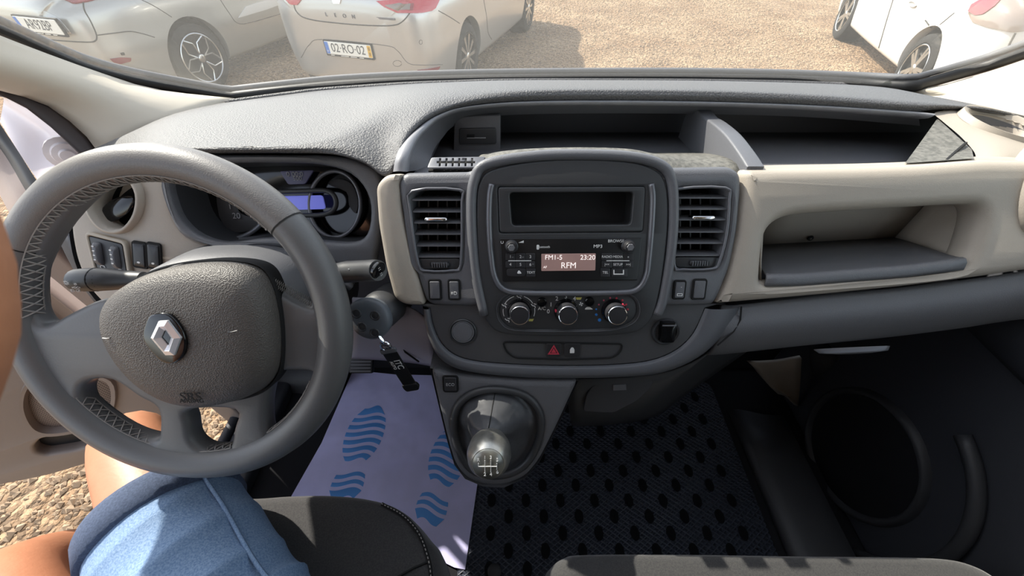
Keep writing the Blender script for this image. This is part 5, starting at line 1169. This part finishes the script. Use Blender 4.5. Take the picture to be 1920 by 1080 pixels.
pel = lathe(Frame((-.335, -.12, -.70), (1, 0, 0), (0, 1, 0)), [(.10, 0), (.165, .03), (.175, .10), (.165, .17), (.15, .20)], 28)
shorts = obj('denim_shorts', join(rv_, lv_, pel), 'denim', prs, smooth=180)
M('denim_dark', '#38445a', .9, bump=(700, .4, .001), var=(400, .6, '#4f5d75'))
for path, R in ((rpath, rR), (lpath, lR)):
    e = path[-1]; d = (path[-1]-path[-8]).normalized()
    Rn = R[-1]; q = [e - d*.040, e - d*.036, e - d*.004, e + d*.004, e + d*.001, e - d*.012]
    obj('cuff', tube(q, [Rn+.002, Rn+.009, Rn+.006, Rn+.002, Rn-.004, Rn-.006], 40, caps=False, up=(0, 0, 1)), 'denim_dark', shorts, smooth=180)
sp_ = []
for i in range(2, len(rpath)-1):
    d = (rpath[min(i+1, len(rpath)-1)]-rpath[i-1]).normalized(); a = V(0, 0, 1) - d*d.z; a.normalize(); b = d.cross(a); w = math.radians(-52); sp_.append(rpath[i] + a*math.cos(w)*(rR[i]+.001) - b*math.sin(w)*(rR[i]+.001))
obj('seam', tube(sp_, .0025, 6), 'denim', shorts, smooth=180)
# ================================================================ parked cars
M('silver_paint', '#b4b3b0', .28, metal=.55, coat=.6)
M('grey_paint', '#adaba5', .28, metal=.5, coat=.6)
M('white_car_paint', '#cfccc6', .3, coat=.6)
M('tyre', '#22211f', .85, bump=(120, .4, .006))
M('well', '#2b2a28', .9)
M('alloy', '#c9c8c4', .25, metal=.9)
M('alloy_dark', '#3c3b3a', .4, metal=.6)
M('car_glass', '#15181a', .08, coat=.5)
M('lamp_red', '#b01f36', .2, coat=.5)
M('lamp_dark_red', '#7c1a28', .25, coat=.4)
M('lamp_clear', '#7d7068', .15, coat=.5)
M('plate_white', '#e9e7dc', .5)
M('plate_ink', '#20242c', .6)
M('plate_blue', '#2f6fc4', .5)
M('date_ink', '#9a741c', .6)
M('plate_yellow', '#d9a92a', .5)
M('seam', '#3a3936', .7)
M('lower_plastic', '#4a4845', .7)
HEAD = math.radians(17)
def car_frame(cx, cy):
    return Frame((cx, cy, G), (math.cos(HEAD), -math.sin(HEAD), 0), (math.sin(HEAD), math.cos(HEAD), 0))   # ex right, ey forward, ez up
def make_car(cf, paint, label, rear, hatch, width=1.80, spoke='star', R=.325, rim=.235, wb=2.63, wheels=('rr', 'fr', 'rl', 'fl')):
    root = thing('car', cf.O, label, 'car', 'cars parked in the gravel yard')
    hwid = width/2
    # stations: y, half width, underside z, waist z, belt z, roof half width, roof z
    S = [(rear, .50*hwid/.9, .36, .62, .80, .45, .86), (rear+.025, .66*hwid/.9, .27, .60, .84, .60, .98), (rear+.10, .79*hwid/.9, .24, .60, .88, .68, 1.06), (rear+.24, .86*hwid/.9, .23, .61, .92, .70, hatch[0]), (rear+.42, .89*hwid/.9, .22, .62, .94, .66, hatch[1]), (rear+.75, .905*hwid/.9, .21, .62, .94, .63, hatch[2]),
         (.25, .905*hwid/.9, .20, .62, .94, .62, 1.44), (1.1, .90*hwid/.9, .19, .62, .92, .62, 1.46), (1.9, .90*hwid/.9, .19, .62, .92, .60, 1.38), (2.5, .90*hwid/.9, .20, .62, .90, .60, 1.08), (3.0, .885*hwid/.9, .21, .60, .84, .62, .96), (3.3, .80*hwid/.9, .22, .56, .76, .58, .84), (3.42, .62*hwid/.9, .28, .52, .64, .45, .70)]
    rows = []
    for y, w, b, m_, t, rw, rz in S:
        rz = max(rz, t+.02)
        rows.append([V(0, y, b), V(w*.6, y, b), V(w*.90, y, b+.02), V(w*.97, y, b+.12), V(w, y, m_-.08), V(w*.995, y, m_+.06), V(w*.965, y, t), V(min(w*.95, rw*.5+w*.45), y, t*.55+rz*.45), V(rw, y, rz-.05), V(rw*.78, y, rz-.005), V(0, y, rz+.012)])
    # smooth upsample
    A = [cat(r, 4) for r in rows]; A = list(zip(*[cat(c, 5) for c in zip(*A)])); A = [list(r) for r in A]
    n, m2 = len(A), len(A[0])
    full = [[cf.pt(p.x, p.y, p.z) for p in r] + [cf.pt(-p.x, p.y, p.z) for p in r[-2:0:-1]] for r in A]
    v, f = grid(full, True); k = len(full[0])
    f.append(tuple(range(k))[::-1]); f.append(tuple((n-1)*k+i for i in range(k)))
    me = mk(v, f, 180); bmx = bmesh.new(); bmx.from_mesh(me); bmesh.ops.recalc_face_normals(bmx, faces=bmx.faces); bmx.to_mesh(me); bmx.free()
    # wheel arches cut through
    o = bpy.data.objects.new('tmp', me); COL.objects.link(o); cutters = []
    for y in (0, wb):
        fa = Frame(cf.pt(-1.2, y, R+.015), cf.ey, cf.ez)
        cv, cfc = lathe(Frame(cf.pt(0, y, R+.015), cf.ey, cf.ez), [(R+.045, -1.3), (R+.045, -hwid+.30), (.05, -hwid+.29)], 40, caps=True); c2v, c2f = lathe(Frame(cf.pt(0, y, R+.015), cf.ey, cf.ez), [(.05, hwid-.29), (R+.045, hwid-.30), (R+.045, 1.3)], 40, caps=True)
        for q in ((cv, cfc), (c2v, c2f)):
            cm = mk(q[0], q[1], 0); bmx = bmesh.new(); bmx.from_mesh(cm); bmesh.ops.recalc_face_normals(bmx, faces=bmx.faces); bmx.to_mesh(cm); bmx.free()
            co = bpy.data.objects.new('cut', cm); COL.objects.link(co); cutters.append(co)
            md = o.modifiers.new('b', 'BOOLEAN'); md.operation = 'DIFFERENCE'; md.object = co; md.solver = 'EXACT'
    bpy.context.view_layer.update(); dg = bpy.context.evaluated_depsgraph_get(); res = bpy.data.meshes.new_from_object(o.evaluated_get(dg))
    for q in cutters + [o]: bpy.data.objects.remove(q)
    bvh = BVHTree.FromPolygons([w.co.copy() for w in res.vertices], [tuple(p.vertices) for p in res.polygons])
    finish(res, 40); put('body', res, paint, root)
    for y in (0, wb):
        for s in (-1, 1):
            fa = Frame(cf.pt(s*(hwid-.285), y, R+.015), cf.ey*s, cf.ez)
            obj('wheel_well', lathe(fa, [(R+.043, .20), (R+.043, .0), (.05, -.002)], 36), 'well', root)
    # window band
    gi0 = 0; gv = []
    i0 = 4*5; i1 = 9*5; j0 = 6*4+3; j1 = 8*4
    for s in (1, -1):
        P = [[cf.pt(s*(p.x+.004), p.y, p.z) for p in A[i][j0:j1+1]] for i in range(i0, i1)]
        obj('side_window', grid(P), 'car_glass', root, smooth=180)
    def wheel(y, s):
        cx = s*(hwid-.015); c = cf.pt(cx, y, R); fw = Frame(c, cf.ey*s, cf.ez)   # normal outwards
        if fw.ez.dot(cf.ex*s) < 0: fw = Frame(c, -cf.ey*s, cf.ez)
        w = obj('wheel', lathe(fw, [(rim-.01, -.20), (R-.03, -.20), (R-.008, -.185), (R, -.15), (R, -.055), (R-.008, -.02), (R-.03, -.004), (rim+.01, -.002), (rim, -.012)], 48), 'tyre', root, smooth=40)
        obj('wheel_rim', lathe(fw, [(rim+.004, -.010), (rim, -.002), (rim-.014, -.004), (rim-.022, -.05), (.06, -.07)], 40), 'alloy_dark', w, smooth=40)
        sp = []
        if spoke == 'ten':
            for k in range(10):
                a = 2*math.pi*k/10; e = Vector((math.cos(a), math.sin(a))); q = Vector((-e.y, e.x)); wd = .020
                L = [e*.035+q*.012, e*(rim-.01)+q*wd, e*(rim-.01)-q*wd, e*.035-q*.012]; lv = [fw.pt(*p, h) for h in (-.028, -.012) for p in L]
                sp.append((lv, [(3, 2, 1, 0), (4, 5, 6, 7), (0, 1, 5, 4), (1, 2, 6, 5), (2, 3, 7, 6), (3, 0, 4, 7)]))
        elif spoke == 'vee':
            for k in range(5):
                a = 2*math.pi*k/5 + .3
                for da in (-.30, .30):
                    e0 = Vector((math.cos(a), math.sin(a)))*.05; e1 = Vector((math.cos(a+da*.6), math.sin(a+da*.6)))*.15; e2 = Vector((math.cos(a+da*1.9), math.sin(a+da*1.9)))*(rim-.008)
                    sp.append(tube([fw.pt(*e0, -.020), fw.pt(*e1, -.016), fw.pt(*e2, -.008)], [.010, .008, .009], 6))
            sp.append(tube([fw.pt((rim-.01)*math.cos(t), (rim-.01)*math.sin(t), -.006) for t in np.linspace(0, 2*math.pi, 41)[:-1]], .008, 6, closed=True))
        else:
            for k in range(5):
                a = 2*math.pi*k/5; e = Vector((math.cos(a), math.sin(a))); q = Vector((-e.y, e.x))
                L = [e*.035+q*.025, e*(rim-.01)+q*.045, e*(rim-.01)+q*.012, e*.10, e*(rim-.01)-q*.012, e*(rim-.01)-q*.045, e*.035-q*.025]; nL = len(L)
                lv = [fw.pt(*p, h) for h in (-.03, -.012) for p in L]; sp.append((lv, [tuple(range(nL))[::-1], tuple(range(nL, 2*nL))] + [(i, (i+1) % nL, nL+(i+1) % nL, nL+i) for i in range(nL)]))
            sp.append(tube([fw.pt((rim-.008)*math.cos(t), (rim-.008)*math.sin(t), -.008) for t in np.linspace(0, 2*math.pi, 41)[:-1]], .008, 6, closed=True))
        obj('spokes', join(*sp), 'alloy', w, smooth=30)
        obj('hub_cap', lathe(fw, [(.045, -.03), (.04, -.012), (.03, -.006), (.001, -.005)], 20), 'alloy', w)
    for s in (1, -1):
        wheel(0, s); wheel(wb, s)
    def hit(px, py, off=.004):
        o_ = Vector((0, 0, 0)); d = ray(px, py).normalized(); loc, nrm, idx, dist = bvh.ray_cast(o_, d)
        if loc is None: return None
        if nrm.dot(d) > 0: nrm = -nrm
        return loc + nrm*off
    def patch(name, L, mat, parent=root, off=.010, ns=5, **k):
        L = [tuple(q)[:2] for q in resample([(x, y, 0) for x, y in L + L[:1]], 33)[:-1]]; L = ccw(L); cx = sum(p[0] for p in L)/len(L); cy = sum(p[1] for p in L)/len(L); rows = []
        for i, s in enumerate((1.0, .97, .85, .72, .6, .47, .35, .22, .1)):
            row = []
            for p in L:
                h = hit(cx+(p[0]-cx)*s, cy+(p[1]-cy)*s, off if i else -.004)
                if h is None: return None
                row.append(h)
            rows.append(row)
        v, f = grid(rows, True); f.append(tuple((len(rows)-1)*len(L)+i for i in range(len(L))))
        return obj(name, (v, f), mat, parent, smooth=60, **k)
    def line(name, P, r=.004, mat='seam', parent=root, n=6):
        Q = [hit(p.x, p.y, .0) for p in cat([(x, y) for x, y in P], n)]
        Q = [q for q in Q if q is not None]
        if len(Q) > 2: return obj(name, tube(Q, r, 5), mat, parent, smooth=180)
    def numberplate(px, py, txt, w=.52, h=.11, yellow=False, tilt=0):
        c = hit(px, py, .015)
        if c is None: return
        n_ = -cf.ey; fp = Frame(c, cf.ex, cf.ez)
        pl = plate('number_plate', fp, rrect(-w/2, -h/2, w/2, h/2, .008), 'plate_white', root, d=.01, bevel=.002, h=.006)
        plate('plate_surround', fp, rrect(-w/2-.012, -h/2-.018, w/2+.012, h/2+.010, .008), 'gap', root, d=.02, bevel=.002, h=.001)
        plate('country_band', fp, rrect(-w/2+.002, -h/2+.004, -w/2+.042, h/2-.004, .004), 'plate_blue', pl, d=.001, bevel=.0002, h=.0068)
        text('country_letter', 'P', .03, fp, 'plate_white', pl, u=-w/2+.022, v=-.032, h=.0075)
        if yellow:
            plate('date_band', fp, rrect(w/2-.042, -h/2+.004, w/2-.002, h/2-.004, .004), 'plate_yellow', pl, d=.001, bevel=.0002, h=.0068)
            for v_ in (.024, -.022): plate('date_mark', fp, rrect(w/2-.032, v_-.014, w/2-.012, v_+.014, .003), 'date_ink', pl, d=.001, bevel=.0002, h=.0075)
        text('number', txt, .108, fp, 'plate_ink', pl, u=.0 if yellow else .015, v=.002, h=.0075, sx=.90)
        for u_, l_ in ((-.20, .04), (-.06, .09), (.04, .07), (.13, .05)): plate('surround_print', fp, rrect(u_-l_/2, -h/2-.012, u_+l_/2, -h/2-.006, .001), 'plate_white', pl, d=.001, bevel=.0002, h=.0025)
    return root, hit, patch, line, numberplate

# silver estate in the middle -----------------------------------------
def rear_axle(px, py, s, hwid, back=0):
    g = aZ(px, py, G); cf0 = car_frame(0, 0); return car_frame(*(g - cf0.ex*(s*hwid))[:2])
cfA = rear_axle(885, 163, 1, .89)
leon, hit, patch, line, nplate = make_car(cfA, 'silver_paint', 'silver estate car with ten-spoke wheels straight ahead of the windscreen', -.93, (1.14, 1.30, 1.42), width=1.80, spoke='ten')
nplate(655, 92, '02·RO·02', yellow=True)
patch('tail_lamp', [(704, 2), (720, 14), (745, 25), (790, 25), (815, 20), (826, -2), (836, -24), (770, -12), (735, 0)], 'lamp_red')
patch('tail_lamp_lens', [(722, 10), (742, 19), (770, 19), (772, 8), (750, 6)], 'lamp_clear', off=.016)
patch('tail_lamp_shade', [(770, 8), (776, 8), (774, 20), (768, 20)], 'lamp_dark_red', off=.019)
patch('tail_lamp', [(534, -2), (545, 9), (558, 10), (568, -3), (572, -20), (540, -18)], 'lamp_red')
line('tailgate_seam', [(548, -8), (556, 22), (580, 36), (640, 44), (700, 48), (740, 47), (757, 38), (770, 22)], .0055)
line('bumper_seam', [(822, 20), (845, 33), (862, 44)], .004)
patch('rear_reflector', [(782, 131), (800, 129), (825, 124), (822, 130), (800, 135), (786, 136)], 'lamp_dark_red')
line('tow_cover', [(745+8*math.cos(t), 119+5.5*math.sin(t)) for t in np.linspace(0, 6.0, 14)], .0025)
line('parking_sensor', [(789+3*math.cos(t), 79+4*math.sin(t)) for t in np.linspace(0, 6.0, 10)], .002)
line('diffuser_line', [(565, 108), (580, 84), (605, 74), (720, 85), (745, 95), (765, 118), (790, 122), (830, 121)], .003)
line('door_seam', [(905, -10), (912, 30), (915, 60), (922, 74)], .004)
for i, ch in enumerate('LEON'):
    h = hit(612+17*i, 27+1.5*i, .004)
    if h: text('lettering', ch, .045, Frame(h, cfA.ex, cfA.ez), 'rail', leon, ext=.002)
h = hit(722, 35, .004)
if h: plate('badge_script', Frame(h, cfA.ex, cfA.ez), rrect(-.10, -.008, .10, .008, .003), 'rail', leon, d=.003, bevel=.0005)
patch('emblem', [(622, -3), (640, -2), (638, 7), (626, 7)], 'chrome')
obj('bumper_underside', loft([[cfA.pt(-.62, -.86, .30), cfA.pt(.62, -.86, .30)], [cfA.pt(-.70, -.80, .20), cfA.pt(.70, -.80, .20)], [cfA.pt(-.7, -.4, .17), cfA.pt(.7, -.4, .17)]], 10, 2), 'lower_plastic', leon)

# silver saloon on the left ------------------------------------------
cfB = rear_axle(412, 168, 1, .90)
meg, hit, patch, line, nplate = make_car(cfB, 'grey_paint', 'silver saloon with star-spoke wheels behind the left pillar', -1.02, (1.10, 1.16, 1.30), width=1.82, spoke='vee', R=.33, rim=.245)
nplate(76, 47, 'AR92BP')
patch('tail_lamp', [(112, -4), (138, 8), (165, 4), (195, -4), (200, -25), (120, -25)], 'lamp_dark_red')
line('tailgate_seam', [(156, -4), (158, 18), (170, 40), (181, 66), (178, 77), (160, 79), (110, 76), (60, 70)], .006)
line('bumper_crease', [(183, 66), (215, 62), (245, 59), (270, 64), (290, 70)], .005)
line('bumper_seam', [(262, -2), (290, 12), (322, 32)], .004)
patch('rear_reflector', [(205, 110), (225, 107), (246, 108), (245, 115), (225, 120), (212, 117)], 'lamp_dark_red')
patch('parking_sensor', [(225, 99), (232, 98), (234, 103), (228, 104)], 'gap')
patch('plate_recess', [(12, 18), (30, 15), (85, 20), (110, 33), (136, 64), (115, 64), (100, 35)], 'silver_paint', off=.002)
for y0, y1 in ((-12, 0),): line('door_seam', [(412, -2), (430, 25), (445, 43), (470, 42), (540, 22)], .004)
patch('door_moulding', [(446, 34), (460, 12), (490, 2), (530, -8), (535, 5), (500, 18)], 'white_car_paint', off=.006)

# white hatchback on the right ----------------------------------------
cfC = rear_axle(1668, 186, -1, .88)
wht, hit, patch, line, nplate = make_car(cfC, 'white_car_paint', 'white hatchback seen from its left rear on the right', -.78, (1.16, 1.34, 1.44), width=1.78, spoke='star', R=.32, rim=.225, wb=2.60)
patch('tail_lamp', [(1815, 25), (1822, 10), (1850, -5), (1900, -15), (1930, -5), (1932, 30), (1930, 58), (1900, 62), (1850, 52), (1822, 42)], 'lamp_clear')
patch('tail_lamp_lens', [(1817, 22), (1823, 9), (1850, -5), (1885, -8), (1868, 12), (1845, 28), (1832, 30)], 'lamp_dark_red', off=.018)
line('door_seam', [(1678, -10), (1664, 35), (1648, 90), (1638, 120)], .009)
line('door_seam', [(1582, 44), (1600, 72), (1620, 100), (1638, 124), (1648, 118)], .008)
line('fuel_flap', [(1735, 38), (1752, 52), (1790, 24)], .006)
line('bumper_seam', [(1904, 62), (1890, 90), (1887, 112)], .007)
h = hit(1714, 8, .01)
if h: obj('door_handle', dome(Frame(h, cfC.ey, cfC.ez), ell(0, 0, .09, .02, 20), [(1, -.012), (1, .0), (.8, .012)]), 'white_car_paint', wht, smooth=60)
